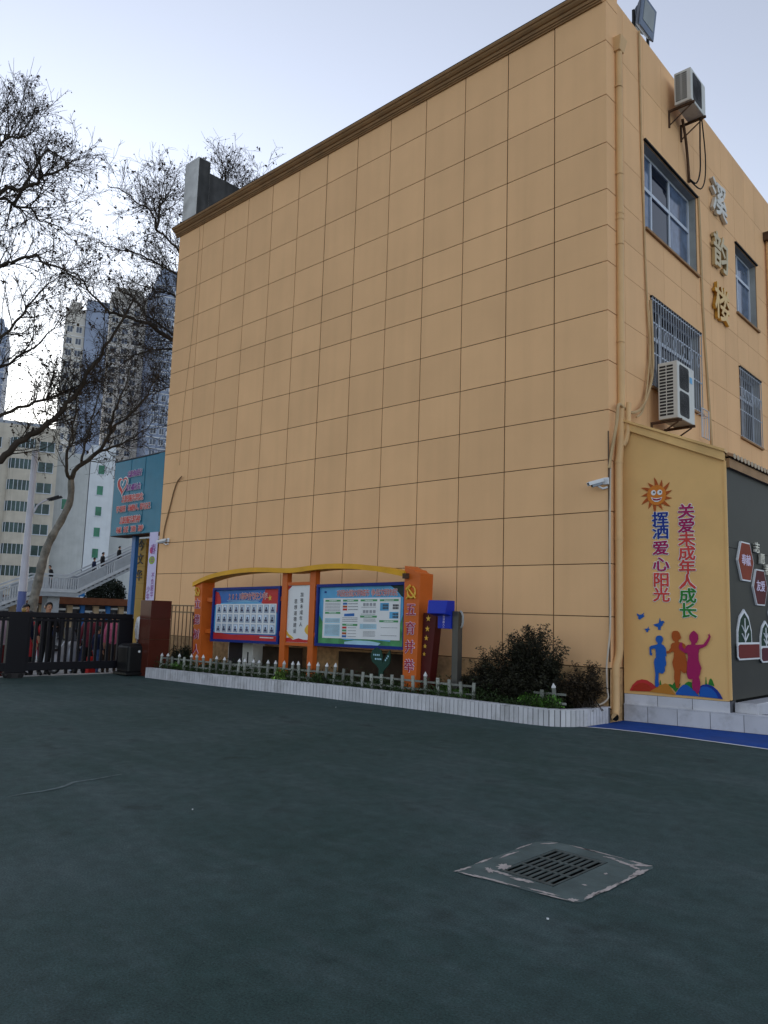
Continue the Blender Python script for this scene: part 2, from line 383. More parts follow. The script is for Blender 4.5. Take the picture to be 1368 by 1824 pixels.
for i, (cx,cy,lx,ly,rt) in enumerate([(2.70,-7.2,.10,.015,1.5),(2.72,-6.75,.13,.012,1.57),(2.76,-6.33,.08,.012,1.0),(2.95,-7.23,.17,.016,.1),(3.25,-7.18,.13,.016,.1),(3.42,-7.17,.04,.03,.8),(3.465,-6.85,.2,.018,1.57),(3.46,-6.45,.11,.03,1.57),(3.41,-6.29,.07,.03,.5),(3.10,-6.25,.2,.012,0),(3.30,-6.33,.10,.022,-.2),(2.84,-6.98,.05,.07,.4),(2.82,-7.10,.03,.05,.9),(3.06,-7.10,.09,.028,.1),(2.90,-7.09,.08,.02,-.1),(3.20,-6.30,.05,.015,.2),(3.34,-6.9,.02,.012,.2),(3.33,-6.62,.012,.02,.2),(2.69,-6.98,.12,.012,1.57),(2.685,-6.52,.10,.010,1.57),(3.30,-7.205,.10,.012,.12),(2.80,-7.26,.09,.012,.1),(3.455,-7.02,.10,.02,1.57),(3.47,-6.6,.12,.014,1.57),(2.98,-6.252,.12,.012,0),(3.36,-6.26,.08,.016,-.05),(3.40,-6.37,.05,.02,-.3)]):
    blob(cx,cy,lx,ly,rt,26,i+3).build('paint_chip', M_chip, dr)

# ------------------------------------------------------------------ the school building
ZR = [.80, 1.583, 2.403, 3.227, 4.042, 4.855, 5.672, 6.511, 7.352, 7.974, 8.606, 9.436, 10.302, 11.302, 12.04]
XC = [0,-.989,-1.979,-2.982,-3.981,-4.972,-5.97,-6.966,-7.958,-8.961,-9.952,-10.977,-11.998,-13.2]
G = .007
bd = thing('school_building', 'three storey cream panelled school building with a windowless gable end', 'building', (-6.5,5,0))
def Bf(s, z, d): return (-.027-.018*s+d, s, z)          # the entrance side, d = outwards
# gable panels: one mesh per row, shared by its equal columns
for r in range(len(ZR)-1):
    z0, z1 = ZR[r]+G, ZR[r+1]-G; share = {}
    for c in range(13):
        xa, xb = XC[c+1]+.0105, XC[c]-.0105
        if c == 0: me = MB().box((xa,-.0,z0),(0,.42,z1)).mesh('panel', M_wall); add('panel', me, bd); continue
        w = round(xb-xa, 2)
        if w not in share: share[w] = MB().box((-(xb-xa)/2,0,-(z1-z0)/2),((xb-xa)/2,.02,(z1-z0)/2)).mesh('panel', M_wall)
        add('panel', share[w], bd, Matrix.Translation(((xa+xb)/2, 0, (z0+z1)/2)))
MB().box((-13.21,-.022,0),(.005,.05,.79)).box((-.02,-.022,0),(.008,.42,.79)).build('plinth', M_plinth, bd)
MB().box((-13.19,.014,0),(-.1,.30,12.05)).build('gable_wall', M_joint, bd)
# entrance side: openings (s0,s1,z0,z1)
OP = [(1.56,4.09,8.56,10.24),(6.46,7.97,8.54,10.18),(1.74,4.10,5.66,7.30),(6.50,7.97,5.66,7.25)]
def cut(rect, ops):
    out = [rect]
    for o in ops:
        nx_ = []
        for a, c, e, g in out:
            if o[0] >= c or o[1] <= a or o[2] >= g or o[3] <= e: nx_.append((a,c,e,g)); continue
            if o[2] > e: nx_.append((a,c,e,o[2]))
            if o[3] < g: nx_.append((a,c,o[3],g))
            m0, m1 = max(e,o[2]), min(g,o[3])
            if o[0] > a: nx_.append((a,o[0],m0,m1))
            if o[1] < c: nx_.append((o[1],c,m0,m1))
        out = nx_
    return out
SC = [.42,.70,1.55,2.37,3.2,4.0,4.82,5.64,6.47,7.22,7.97,8.8,9.6]
for r in range(5, len(ZR)-1):
    for c in range(len(SC)-1):
        rs = [q for q in cut((SC[c]+G/2, SC[c+1]-G/2, ZR[r]+G/2, (ZR[r+1] if r < len(ZR)-2 else 12.33)-G/2), OP) if q[1]-q[0] > .02 and q[3]-q[2] > .02]
        if not rs: continue
        b = MB()
        for a, c2, e, g in rs: b.fbox(Bf, (a,e,-.02), (c2,g,0))
        b.build('panel', M_wall, bd)
b = MB()
for a, c2, e, g in cut((.2,16,0,12.3), OP): b.fbox(Bf, (a,e,-.3), (c2,g,-.013))
b.build('side_wall', M_joint, bd)
b = MB().fbox(Bf, (9.6,4.8,-.014), (16,12.33,.0)); b.fbox(Bf, (.42,.8,-.012), (9.6,4.855,-.001)); b.build('plain_wall', M_wall, bd)
MB().box((-13.2,.3,0),(-12.9,16,12.2)).box((-13.2,15.7,0),(-.4,16,12.2)).build('rear_wall', M_wall, bd)
MB().box((-13.1,.1,12.0),(-.45,15.9,12.1)).build('roof_slab', M_conc, bd)
MB().box((-13.2,.02,12.05),(-.02,.24,12.335)).build('parapet', M_wall, bd)
b = MB(); b.fbox(Bf, (.24,12.05,-.26), (16,12.325,-.021)); b.build('parapet', M_wall, bd)
MB().box((-.98,0,12.045),(0,.42,12.33)).build('parapet', M_wall, bd)
# cornice on the gable: stepped moulding
cn = MB()
prof = [(0,12.03),(-.035,12.03),(-.035,12.05),(-.06,12.06),(-.06,12.085),(-.085,12.09),(-.10,12.12),(-.10,12.135),(-.13,12.14),(-.165,12.17),(-.18,12.20),(-.20,12.20),(-.215,12.225),(-.215,12.25),(0,12.27)]
cn.prism([(y,z) for y,z in prof], lambda u,v,d: (d,u,v), -13.30, -.06); cn.build('cornice', M_corn, bd)
MB().box((-13.31,-.222,12.2515),(-.06,.1,12.262)).build('flashing', mat('dark_flashing', (.05,.05,.055), .6, var=.3, scale=4), bd)
MB().box((-13.34,.12,12.1),(-12.66,.52,14.36)).build('roof_pier', M_conc, bd)
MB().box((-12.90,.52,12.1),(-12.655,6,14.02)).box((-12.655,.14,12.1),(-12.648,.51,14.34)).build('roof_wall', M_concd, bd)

def window(op, cols, transom, grille, film):
    a, c, e, g = op
    w = MB()      # reveals
    w.fbox(Bf,(a-.0,e,-.3),(a+.012,g,-.02)); w.fbox(Bf,(c-.012,e,-.3),(c,g,-.02)); w.fbox(Bf,(a,g-.012,-.3),(c,g,-.02))
    wo = w.build('window', M_reveal, bd)
    f = MB(); t = .05; D0, D1 = -.20, -.15
    a2, c2, e2, g2 = a+.012, c-.012, e+.01, g-.012
    f.fbox(Bf,(a2,e2,D0),(a2+t,g2,D1)); f.fbox(Bf,(c2-t,e2,D0),(c2,g2,D1)); f.fbox(Bf,(a2+t,e2,D0),(c2-t,e2+t,D1)); f.fbox(Bf,(a2+t,g2-t,D0),(c2-t,g2,D1))
    f.fbox(Bf,(a2+t,transom-.035,D0),(c2-t,transom+.035,D1+.002))
    for s in cols: f.fbox(Bf,(s-.025,e2+t,D0+.002),(s+.025,transom-.035,D1-.002)); f.fbox(Bf,(s-.025,transom+.035,D0+.002),(s+.025,g2-t,D1-.002))
    f.build('frame', M_alu, wo)
    edges = [a2+t]+list(cols)+[c2-t]
    for i in range(len(edges)-1):
        for (q0, q1) in ((e2+t, transom-.035), (transom+.035, g2-t)):
            MB().fbox(Bf,(edges[i]+.01,q0-.005,-.185),(edges[i+1]-.01,q1+.005,-.178)).build('pane', film[i % len(film)], wo)
    MB().fbox(Bf,(a-.04,e-.045,-.25),(c+.04,e-.002,.05)).build('sill', M_corn, wo)
    MB().fbox(Bf,(a-.03,g+.005,-.05),(c+.03,g+.035,.045)).build('lintel_strip', mat('black_strip', (.02,.018,.016), .7), wo)
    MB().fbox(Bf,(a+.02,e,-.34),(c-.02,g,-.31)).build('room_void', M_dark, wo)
    if grille:
        n, out = grille; st = (c-a)/(n-1)
        bar = MB().box((-.0065,-.0065,-(g-e)/2-.02),(.0065,.0065,(g-e)/2+.02)).mesh('bar', mat('grille_grey',(.34,.36,.40),.5))
        for i in range(n):
            s = a+i*st; add('bar', bar, wo, Matrix.Translation(Bf(s, (e+g)/2, out)))
        rl = MB()
        for zz in (e+.02, e+.62, g-.45, g-.02): rl.fbox(Bf,(a-.02,zz-.012,out-.022),(c+.02,zz+.012,out-.0095))
        for q in range(6):   # scroll ornaments
            s = a+(q+.5)*(c-a)/6; zc = e+1.0
            rl.tube([Bf(s+.10*math.cos(k*.5)*(1-k*.05), zc+.18*math.sin(k*.5)*(1-k*.05), out-.002) for k in range(13)], .006, 5)
        rl.build('grille_rail', M_alu, wo)
    return wo
window(OP[0], (2.2,3.06), 9.53, None, (M_curt, M_glass, M_curt))
window(OP[1], (7.05,), 9.62, None, (M_glass, M_curt))
window(OP[2], (2.5,3.3), 6.7, (21,.04), (M_glassd,))
window(OP[3], (7.2,), 6.7, (13,.03), (M_glassd,))

# name of the building in raised characters
nm = thing('building_name_lettering', 'three raised metal characters spelling the building name, one above the other', 'lettering', Bf(5.3,8.3,0))
FB = lambda u, v, d: Bf(u, v, d)
for ch, z, m in (('溪',10.687,M_lettw),('韵',9.46,M_lettg),('楼',8.31,M_gold)):  # sky reflection coloured into the upper two characters; peeled paint also pales the second
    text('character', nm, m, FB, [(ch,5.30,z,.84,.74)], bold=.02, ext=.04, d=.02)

# air conditioners on the entrance side
def ac_unit(name, label, s0, s1, z0, z1, d0, d1, fans, slots):
    t = thing(name, label, 'air conditioner', Bf((s0+s1)/2, z0, d0), 'air conditioners on the entrance side')
    F = Bf
    MB().fbox(F,(s0,z0,d0),(s1,z1,d1)).build('casing', M_acw, t, bevel=.015)
    b = MB(); n = slots; zz = (z1-z0-.10)/n       # louvres on the near end
    for k in range(n):
        for (p, q) in ((d0+.03, d0+.03+(d1-d0-.11)/2-.008), (d0+.03+(d1-d0-.11)/2+.008, d1-.08)):
            za = z0+.06+k*zz
            b.hexa([F(s0-.002,za,p),F(s0+.01,za,p),F(s0+.01,za,q),F(s0-.002,za,q),F(s0-.002,za+zz*.62,p),F(s0+.01,za+zz*.62,p),F(s0+.01,za+zz*.62,q),F(s0-.002,za+zz*.62,q)])
    b.build('louvre', M_acd, t)
    for (fa, fb, fc, fd) in fans:
        g = MB(); sw = s1-s0; sh = z1-z0
        x0, x1, y0, y1 = s0+fa*sw, s0+fb*sw, z0+fc*sh, z0+fd*sh; r = .05; pts = []
        for cx, cy, a0 in ((x1-r,y1-r,0),(x0+r,y1-r,90),(x0+r,y0+r,180),(x1-r,y0+r,270)):
            for k in range(4): a = R(a0+k*30); pts.append((cx+r*math.cos(a), cy+r*math.sin(a)))
        fo = g.prism(pts, lambda u,v,d: F(u,v,d), d1-.01, d1+.004).build('fan_grille', M_acd, t)
        g = MB(); cx, cy = (x0+x1)/2, (y0+y1)/2; rm = min(x1-x0, y1-y0)/2-.02
        for k in range(1, 6): g.tube([F(cx+rm*k/5*math.cos(i*.3927), cy+rm*k/5*math.sin(i*.3927), d1+.006) for i in range(17)], .0025, 4)
        for k in range(8): g.tube([F(cx, cy, d1+.007), F(cx+rm*math.cos(k*.785), cy+rm*math.sin(k*.785), d1+.007)], .0025, 4)
        g.build('guard_ring', mat('dark_wire', (.06,.06,.062), .5), fo)
    for s in (s0+.06, s1-.10):
        br = MB(); br.fbox(F,(s,z0-.045,0),(s+.035,z0-.003,d1+.03)); br.tube([F(s+.017,z0-.32,.01),F(s+.017,z0-.05,d1-.03)], .014, 6); br.fbox(F,(s,z0-.36,-.001),(s+.035,z0-.045,.03)); br.build('bracket', M_rust, t)
    return t
ac_unit('air_conditioner', 'air conditioner outdoor unit on brackets just under the roof edge', 2.64,3.40,11.46,12.13,.15,.48,[(.12,.72,.08,.92)],13)
t = ac_unit('air_conditioner', 'tall double fan air conditioner unit standing before the barred window', 1.60,2.36,4.99,6.0,.17,.52,[(.10,.66,.53,.95),(.10,.66,.06,.49)],16)
MB().fbox(Bf,(2.14,5.72,.521),(2.26,5.83,.525)).build('energy_label', M_sky, t)

t = thing('wire_guard', 'small white wire frame on the wall beside the tall air conditioner', 'wire frame', Bf(4.05,5.2,.05))
gw = MB(); q4 = [(3.86,5.72),(4.24,5.72),(4.24,5.14),(3.86,5.14),(3.86,5.72)]
gw.tube([Bf(a,c,.10) for a,c in q4], .012, 6)
for k in range(4): gw.tube([Bf(3.90+k*.1,5.70,.08),Bf(3.94+k*.09,5.45,.06),Bf(3.90+k*.1,5.16,.08)], .006, 5)
gw.build('frame', M_alu, t); 
for s_ in (3.86,4.24): MB().tube([Bf(s_,5.6,.10),Bf(s_,5.6,.0)], .008, 5).build('fixing', M_alu, t)
# pipes and cables
p = thing('downpipe', 'cream drainpipe with a square hopper down the building corner', 'drainpipe', (.07,.2,0))
MB().tube([(.045,.37,11.28),(.045,.36,9),(.045,.34,5.1),(.05,.31,4.55),(.07,.23,4.25),(.075,.18,4.0),(.075,.15,1.10),(.065,.14,.98),(.04,.10,.84),(.04,.09,.72),(.045,.07,.22),(.06,.03,.12),(.09,-.03,.09)], .062, 14).build('pipe', M_pipe, p, smooth=True)
MB().hexa([(-.02,.28,11.25),(.11,.28,11.25),(.11,.45,11.25),(-.02,.45,11.25),(-.02,.25,11.5),(.15,.25,11.5),(.15,.50,11.5),(-.02,.50,11.5)]).build('hopper', M_pipe, p, bevel=.01)
for z in (10.6,9.0,7.75,6.05): MB().lathe([(.069,-.012),(.069,.012)], (.045,.36-(11.28-z)*.004,z), 14).build('pipe_collar', M_pipe, p)
for z in (8.3,8.2,4.02,2.8,1.9,.70): MB().lathe([(.068,-.02),(.068,.02)], (.045 if z > 5 else (.075 if z > 1 else .04),(.355 if z > 5 else (.18-(4-z)*.01 if z > 1 else .09)),z), 14).build('pipe_collar', M_pipe, p)
MB().lathe([(.057,0),(.057,.004)], (.09,-.035,.09), 12, ax='y').build('pipe_mouth', M_dark, p)
MB().tube([(.14,.42,5.02),(.15,.38,4.9),(.15,.36,4.55),(.13,.32,4.38),(.10,.27,4.3)], .045, 10).build('branch_pipe', M_pipe, p, smooth=True)
p2 = thing('downpipe', 'drainpipe with dark gutter box at the right edge of the building', 'drainpipe', Bf(8.75,5,.06))
MB().tube([Bf(8.78,11.1,.07),Bf(8.78,5,.07)], .055, 10).build('pipe', M_pipe, p2, smooth=True)
MB().fbox(Bf,(8.62,11.1,.0),(9.0,11.32,.22)).build('hopper', M_rust, p2, bevel=.01)
def cable(name, label, pts, r, m, group='cables on the school walls', sm=True):
    P = [Vector(q) for q in pts]; out = []
    for i in range(len(P)-1):
        a, b_, c, d = P[max(i-1,0)], P[i], P[i+1], P[min(i+2,len(P)-1)]
        for k in range(4):
            t_ = k/4; out.append(.5*((2*b_)+(c-a)*t_+(2*a-5*b_+4*c-d)*t_*t_+(3*b_-a-3*c+d)*t_**3))
    out.append(P[-1])
    return tag(MB().tube(out, r, 6).build(name, m, smooth=True), label, 'cable', group)
cable('wall_cable','thin cream cable running down from the roof lamp past the windows',[Bf(1.34,12.3,.03),Bf(1.37,11,.02),Bf(1.40,9.8,.02),Bf(1.46,8.6,.02),Bf(1.50,7.4,.03),Bf(1.58,6.4,.04),Bf(1.6,5.7,.05)],.02,M_cabl)
cable('wall_cable','cream conduit running down between barred window and raised characters',[Bf(4.17,10.3,.02),Bf(4.22,9.4,.02),Bf(4.27,8,.02),Bf(4.42,6.6,.02),Bf(4.60,5.12,.02)],.03,M_cabl)
cable('wall_cable','cream hose drooping from the barred window to the downpipe',[Bf(1.62,7.2,.05),Bf(1.66,6.4,.06),Bf(1.6,5.8,.07),Bf(1.2,5.2,.09),Bf(.75,4.95,.11),Bf(.4,4.93,.12),Bf(.16,4.95,.12),Bf(.08,4.6,.12),(.02,.02,4.1),(.01,-.01,3.9)],.026,M_cabl)
cable('wall_cable','second cream hose drooping beside the first from barred window',[Bf(1.56,7.0,.05),Bf(1.55,6.2,.05),Bf(1.38,5.5,.06),Bf(1.1,5.05,.1),Bf(.8,4.88,.13)],.018,M_cabl)
cable('wall_cable','pale cable down the building corner looping over the planter end',[(.02,.03,4.2),(.018,-.0,3.6),(.02,-.03,2.5),(.03,-.05,1.5),(.0,-.06,1.1),(-.03,-.06,.85),(-.02,-.07,.5),(0,-.09,.36),(-.08,-.2,.27),(-.22,-.34,.27),(-.33,-.42,.32),(-.37,-.45,.45)],.014,mat('pale_cable',(.55,.47,.38),.5))
cable('wall_cable','dark cable clipped beside the downpipe on the gable corner',[(-.0,-.012,4.5),(-.0,-.012,3.5),(.0,-.014,2.2),(.0,-.014,.9)],.012,mat('brown_cable',(.12,.07,.04),.6))
cable('wall_cable','black pipes looping below the air conditioner under the roof',[Bf(3.30,11.44,.4),Bf(3.55,11.0,.3),Bf(3.75,10.6,.22),Bf(3.72,10.35,.15),Bf(3.62,10.42,.06)],.016,M_blk)
cable('wall_cable','outer black pipe looping widest below the roof air conditioner',[Bf(3.34,11.44,.42),Bf(3.75,10.9,.33),Bf(3.95,10.5,.24),Bf(3.9,10.3,.16),Bf(3.66,10.4,.06)],.014,M_blk)
cable('wall_cable','dark bundled pipe from wall hole up to the roof air conditioner',[Bf(3.66,10.38,.03),Bf(3.5,10.9,.06),Bf(3.3,11.2,.1),Bf(3.12,11.45,.12)],.03,M_rust)
cable('wall_cable','thin weathered wire hanging on the left of the gable',[(-12.12,-.23,12.3),(-12.13,-.05,12.0),(-12.14,-.02,11.1),(-12.17,-.02,9.7),(-12.24,-.02,8.4),(-12.38,-.02,6.75),(-12.40,-.02,5.3)],.004,mat('weathered_wire',(.33,.20,.10),.8))
cable('wall_cable','bent brown conduit rising from the sign beside the gable',[(-12.18,-.06,4.97),(-12.3,-.04,4.93),(-12.44,-.03,4.84),(-12.57,-.03,4.6),(-12.7,-.03,4.23),(-12.9,-.03,3.67),(-12.95,-.03,3.34)],.018,mat('brown_conduit',(.22,.13,.06),.6))
# floodlight on the parapet
fl = thing('floodlight', 'large grey floodlight on the roof corner facing the yard', 'floodlight', Bf(1.6,12.33,0))
FF = lambda u, v, d: Bf(1.62+u, 12.72+v*.96-d*.25, .06+d+v*.12)
MB().hexa([FF(-.2,-.2,-.12),FF(.2,-.2,-.12),FF(.2,.2,-.12),FF(-.2,.2,-.12),FF(-.30,-.31,.0),FF(.30,-.31,.0),FF(.30,.31,.0),FF(-.30,.31,.0)]).hexa([FF(-.12,-.14,-.24),FF(.12,-.14,-.24),FF(.12,.14,-.24),FF(-.12,.14,-.24),FF(-.2,-.2,-.12),FF(.2,-.2,-.12),FF(.2,.2,-.12),FF(-.2,.2,-.12)]).build('housing', mat('floodlight_grey',(.05,.06,.08),.45), fl, bevel=.02)
MB().fbox(FF,(-.30,-.31,.001),(.30,.31,.035)).build('bezel', mat('floodlight_rim',(.16,.20,.28),.4), fl, bevel=.01)
MB().fbox(FF,(-.22,-.16,.036),(.22,.24,.042)).build('lens', mat('lamp_glass',(.22,.25,.24),.08,spec=.8), fl)
MB().fbox(Bf,(1.28,12.34,-.08),(1.34,12.75,-.04)).fbox(Bf,(1.9,12.34,-.08),(1.96,12.75,-.04)).fbox(Bf,(1.28,12.326,-.08),(1.96,12.345,-.04)).build('bracket', M_blk, fl)
# security cameras
def cctv(label, O, U, L=.24, box=True):
    t = thing('security_camera', label, 'camera', O, 'security cameras on the gable'); U = Vector(U).normalized(); S = Vector((-U.y,U.x,0)).normalized(); V = S.cross(U)*-1
    if V.z < 0: V = -V
    c = Vector(O); F = lambda a,b_,d: tuple(c+U*a+S*b_+V*d)
    MB().fbox(F,(.08,-.04,-.04),(.08+L,.04,.045)).build('body', mat('camera_grey',(.30,.33,.38),.4), t, bevel=.008)
    MB().fbox(F,(.06,-.05,.046),(.08+L+.06,.05,.056)).fbox(F,(.06,-.055,.0),(.08+L+.05,-.048,.05)).fbox(F,(.06,.048,.0),(.08+L+.05,.055,.05)).build('hood', M_white, t)
    MB().fbox(F,(.08+L,-.03,-.03),(.083+L,.03,.03)).build('lens', M_dark, t)
    MB().tube([F(.16,0,-.04),F(.10,0,-.10),F(.02,0,-.10)], .016, 6).build('arm', M_white, t)
    if box: MB().box((c.x-.05,c.y-.03,c.z-.06),(c.x+.045,c.y+.0,c.z+.05)).build('junction_box', M_white, t, bevel=.008)
    return t
cctv('white security camera on the right corner of the gable', (-.03,-.02,3.70), (-.75,-.75,-.34), .17)
cctv('small dark security camera at the left edge of the gable', (-12.68,-.02,3.30), (-.8,-.6,-.25), .2)

# ------------------------------------------------------------------ lean-to shed with mural
sh = thing('lean_to_shed', 'low cream lean-to with sloping roof and white tiled base beside the school building', 'shed', (.8,1.2,0))
SP0 = Vector((.04,.37,0)); SD = Vector((1.485,.247,0)).normalized()
FS = frame(SP0, SD)
side = [(0,.42),(1.51,.42),(1.51,3.97),(0,4.60)]
M_shed = mat('shed_paint', (.76,.46,.18), .6, var=.05, scale=1.5, bump=.05, dirt=.1)
MB().prism(side, FS, -.06, 0).build('side_wall', M_shed, sh)
MB().prism([(0,4.60),(1.53,3.945),(1.53,4.09),(0,4.735)], FS, -.06, .055).prism([(0,4.72),(1.55,4.075),(1.55,4.115),(0,4.76)], FS, -.3, .085).build('fascia', mat('fascia_cream',(.72,.45,.18),.55,dirt=.1), sh)
MB().prism([(1.512,.44),(1.545,.44),(1.545,3.95),(1.512,3.95)], FS, -.05, .012).build('corner_trim', M_shed, sh)
fx = 1.535
MB().hexa([(-.1,.45,4.70),(fx+.02,.72,4.03),(fx+.02,9,4.03),(-.1,9,4.70),(-.1,.45,4.75),(fx+.02,.72,4.08),(fx+.02,9,4.08),(-.1,9,4.75)]).build('roof', M_corn, sh)
tile = MB(); pts = [(.075*math.cos(R(a)), .055*math.sin(R(a))) for a in range(0,181,30)]+[(.062*math.cos(R(a)), .042*math.sin(R(a))) for a in range(180,-1,-30)]
tile.prism(pts, lambda u,v,d: (d, u, v-d*.42), -.5, .10); tme = tile.mesh('roof_tile', mat('clay_tile',(.30,.17,.09),.75,var=.25,scale=8,rand=.2))
for k in range(34): add('roof_tile', tme, sh, Matrix.Translation((fx, .80+k*.155, 4.06)))
cap = MB().prism([(.06*math.cos(R(a)), .042*math.sin(R(a))) for a in range(0,360,45)], lambda u,v,d:(d,u,v-.02), .10, .104).mesh('tile_end', mat('tile_end_pale',(.5,.4,.28),.7))
for k in range(34): add('tile_end', cap, sh, Matrix.Translation((fx, .80+k*.155, 4.06)))
MB().box((fx-.12,.70,3.86),(fx+.06,9,4.0)).build('eave_board', mat('eave_tan',(.34,.20,.10),.7,var=.2), sh)
MB().box((fx-.04,.66,.43),(fx,9,2.66)).box((fx-.04,.66,2.668),(fx,9,3.9)).build('front_panel', M_steelg, sh)
MB().box((fx-.2,.8,.3),(fx-.05,9,3.9)).build('front_core', M_dark, sh)
MB().prism([(0,.004),(2.6,.004),(2.6,.245),(0,.245)], FS, -.4, .018).prism([(0,.26),(1.53,.26),(1.53,.418),(0,.418)], FS, -.4, -.012).build('plinth_core', M_grout, sh)
def tl(u0, u1, v0, v1, d0, d1, nm='plinth_tile'):
    MB().prism([(u0,v0),(u1,v0),(u1,v1),(u0,v1)], FS, d0, d1).build(nm, M_tilew, sh)
us = [.0,.36,.79,1.25,1.70,2.15,2.6]
for a, c in zip(us[:-1], us[1:]): tl(a+.004,c-.004,.01,.245,.018,.03)
us = [.0,.50,1.0,1.52]
for a, c in zip(us[:-1], us[1:]): tl(a+.004,c-.004,.262,.415,-.012,-.002)
MB().prism([(0,.247),(2.6,.247),(2.6,.262),(0,.262)], FS, -.15, .034).build('plinth_ledge', M_tilew, sh)
MB().box((1.57,.82,.05),(1.84,3.2,.402)).build('step', M_tilew, sh, bevel=.006)
MB().box((1.56,.75,.264),(1.87,.79,.40)).build('step_tile', M_tilew, sh)

# mural pieces on the shed
MU = {
'red':[(0.088,0.464),(0.13,0.55),(0.202,0.626),(0.274,0.649),(0.35,0.642),(0.425,0.601),(0.476,0.558),(0.499,0.537),(0.388,0.476)],
'redin':[(0.118,0.464),(0.16,0.54),(0.226,0.586),(0.296,0.603),(0.366,0.579),(0.412,0.536),(0.435,0.512),(0.386,0.474)],
'orange':[(0.382,0.47),(0.47,0.529),(0.563,0.588),(0.62,0.612),(0.665,0.602),(0.709,0.536),(0.77,0.455)],
'green1':[(0.654,0.601),(0.694,0.609),(0.722,0.594),(0.756,0.643),(0.778,0.61),(0.84,0.626),(0.822,0.579),(0.771,0.495),(0.721,0.548)],
'green2':[(0.895,0.619),(0.924,0.649),(0.957,0.665),(1.001,0.655),(1.022,0.617),(1.032,0.561),(0.944,0.554)],
'tuft1':[(0.534,0.583),(0.55,0.657),(0.563,0.585)],
'tuft2':[(1.186,0.64),(1.199,0.753),(1.211,0.642)],
'tuft3':[(1.229,0.64),(1.246,0.712),(1.268,0.733),(1.289,0.704),(1.314,0.622)],
'blue1':[(0.77,0.459),(0.776,0.49),(0.822,0.556),(0.879,0.612),(0.929,0.615),(0.988,0.575),(1.042,0.534),(1.106,0.458)],
'blue2':[(1.101,0.457),(1.104,0.6),(1.153,0.632),(1.218,0.645),(1.293,0.62),(1.355,0.569),(1.396,0.512),(1.424,0.448)],
'blue2in':[(1.104,0.458),(1.111,0.578),(1.153,0.606),(1.217,0.609),(1.281,0.58),(1.333,0.529),(1.363,0.456)],
'bkid':[(0.545,1.324),(0.58,1.316),(0.6,1.282),(0.596,1.247),(0.578,1.211),(0.581,1.19),(0.612,1.177),(0.638,1.132),(0.644,1.063),(0.647,1.019),(0.629,1.013),(0.635,0.957),(0.642,0.923),(0.639,0.886),(0.622,0.858),(0.621,0.806),(0.605,0.77),(0.577,0.754),(0.548,0.764),(0.529,0.765),(0.524,0.672),(0.53,0.58),(0.514,0.553),(0.476,0.553),(0.471,0.622),(0.479,0.739),(0.469,0.843),(0.46,0.912),(0.47,0.96),(0.491,0.996),(0.492,1.066),(0.484,1.119),(0.455,1.123),(0.426,1.11),(0.422,1.074),(0.44,1.04),(0.43,1.016),(0.401,1.02),(0.397,1.096),(0.397,1.138),(0.421,1.162),(0.479,1.177),(0.52,1.191),(0.517,1.208),(0.494,1.242),(0.49,1.277),(0.51,1.313)],
'okid':[(0.775,1.403),(0.815,1.401),(0.842,1.373),(0.85,1.339),(0.864,1.305),(0.846,1.275),(0.824,1.274),(0.823,1.239),(0.868,1.233),(0.907,1.214),(0.936,1.17),(0.935,1.124),(0.915,1.077),(0.928,1.009),(0.943,0.941),(0.941,0.838),(0.932,0.798),(0.898,0.781),(0.865,0.799),(0.847,0.826),(0.842,0.729),(0.829,0.625),(0.817,0.567),(0.783,0.555),(0.767,0.62),(0.752,0.7),(0.759,0.803),(0.738,0.883),(0.73,0.934),(0.751,0.999),(0.758,1.08),(0.742,1.097),(0.684,1.062),(0.648,1.059),(0.651,1.095),(0.679,1.099),(0.714,1.147),(0.715,1.188),(0.732,1.216),(0.766,1.225),(0.772,1.243),(0.75,1.254),(0.728,1.299),(0.729,1.363),(0.747,1.393)],
'mkid':[(1.049,1.416),(1.082,1.388),(1.108,1.349),(1.11,1.292),(1.09,1.246),(1.065,1.224),(1.069,1.205),(1.116,1.213),(1.177,1.219),(1.21,1.262),(1.255,1.333),(1.24,1.375),(1.261,1.361),(1.267,1.384),(1.272,1.356),(1.283,1.339),(1.264,1.276),(1.22,1.2),(1.165,1.169),(1.118,1.15),(1.108,1.087),(1.108,0.985),(1.127,0.923),(1.144,0.874),(1.13,0.828),(1.122,0.782),(1.106,0.736),(1.122,0.68),(1.122,0.59),(1.102,0.521),(1.08,0.489),(1.048,0.534),(1.019,0.549),(1.006,0.615),(1.015,0.707),(0.98,0.699),(0.949,0.713),(0.937,0.769),(0.941,0.849),(0.946,0.953),(0.959,1.022),(0.949,1.079),(0.915,1.077),(0.877,1.104),(0.838,1.13),(0.827,1.164),(0.851,1.229),(0.879,1.234),(0.878,1.178),(0.905,1.139),(0.922,1.146),(0.936,1.181),(0.962,1.203),(1.006,1.207),(1.01,1.236),(0.98,1.287),(0.984,1.344),(1.01,1.386)],
'bird1':[(0.208,1.648),(0.25,1.628),(0.28,1.632),(0.322,1.663),(0.309,1.627),(0.327,1.609),(0.297,1.585),(0.249,1.551),(0.225,1.577),(0.232,1.595),(0.212,1.618)],
'bird2':[(0.458,1.486),(0.507,1.5),(0.536,1.509),(0.557,1.592),(0.568,1.539),(0.606,1.546),(0.623,1.526),(0.6,1.499),(0.594,1.475),(0.564,1.451),(0.564,1.407),(0.527,1.408),(0.524,1.449),(0.483,1.46)],
'bird3':[(0.321,1.413),(0.352,1.42),(0.366,1.42),(0.387,1.451),(0.383,1.421),(0.407,1.413),(0.383,1.394),(0.365,1.361),(0.347,1.372),(0.348,1.392)],
}
mu = thing('running_children_mural', 'cut-out mural of three running children on colourful hills with birds', 'mural', FS(.75,.45,0))
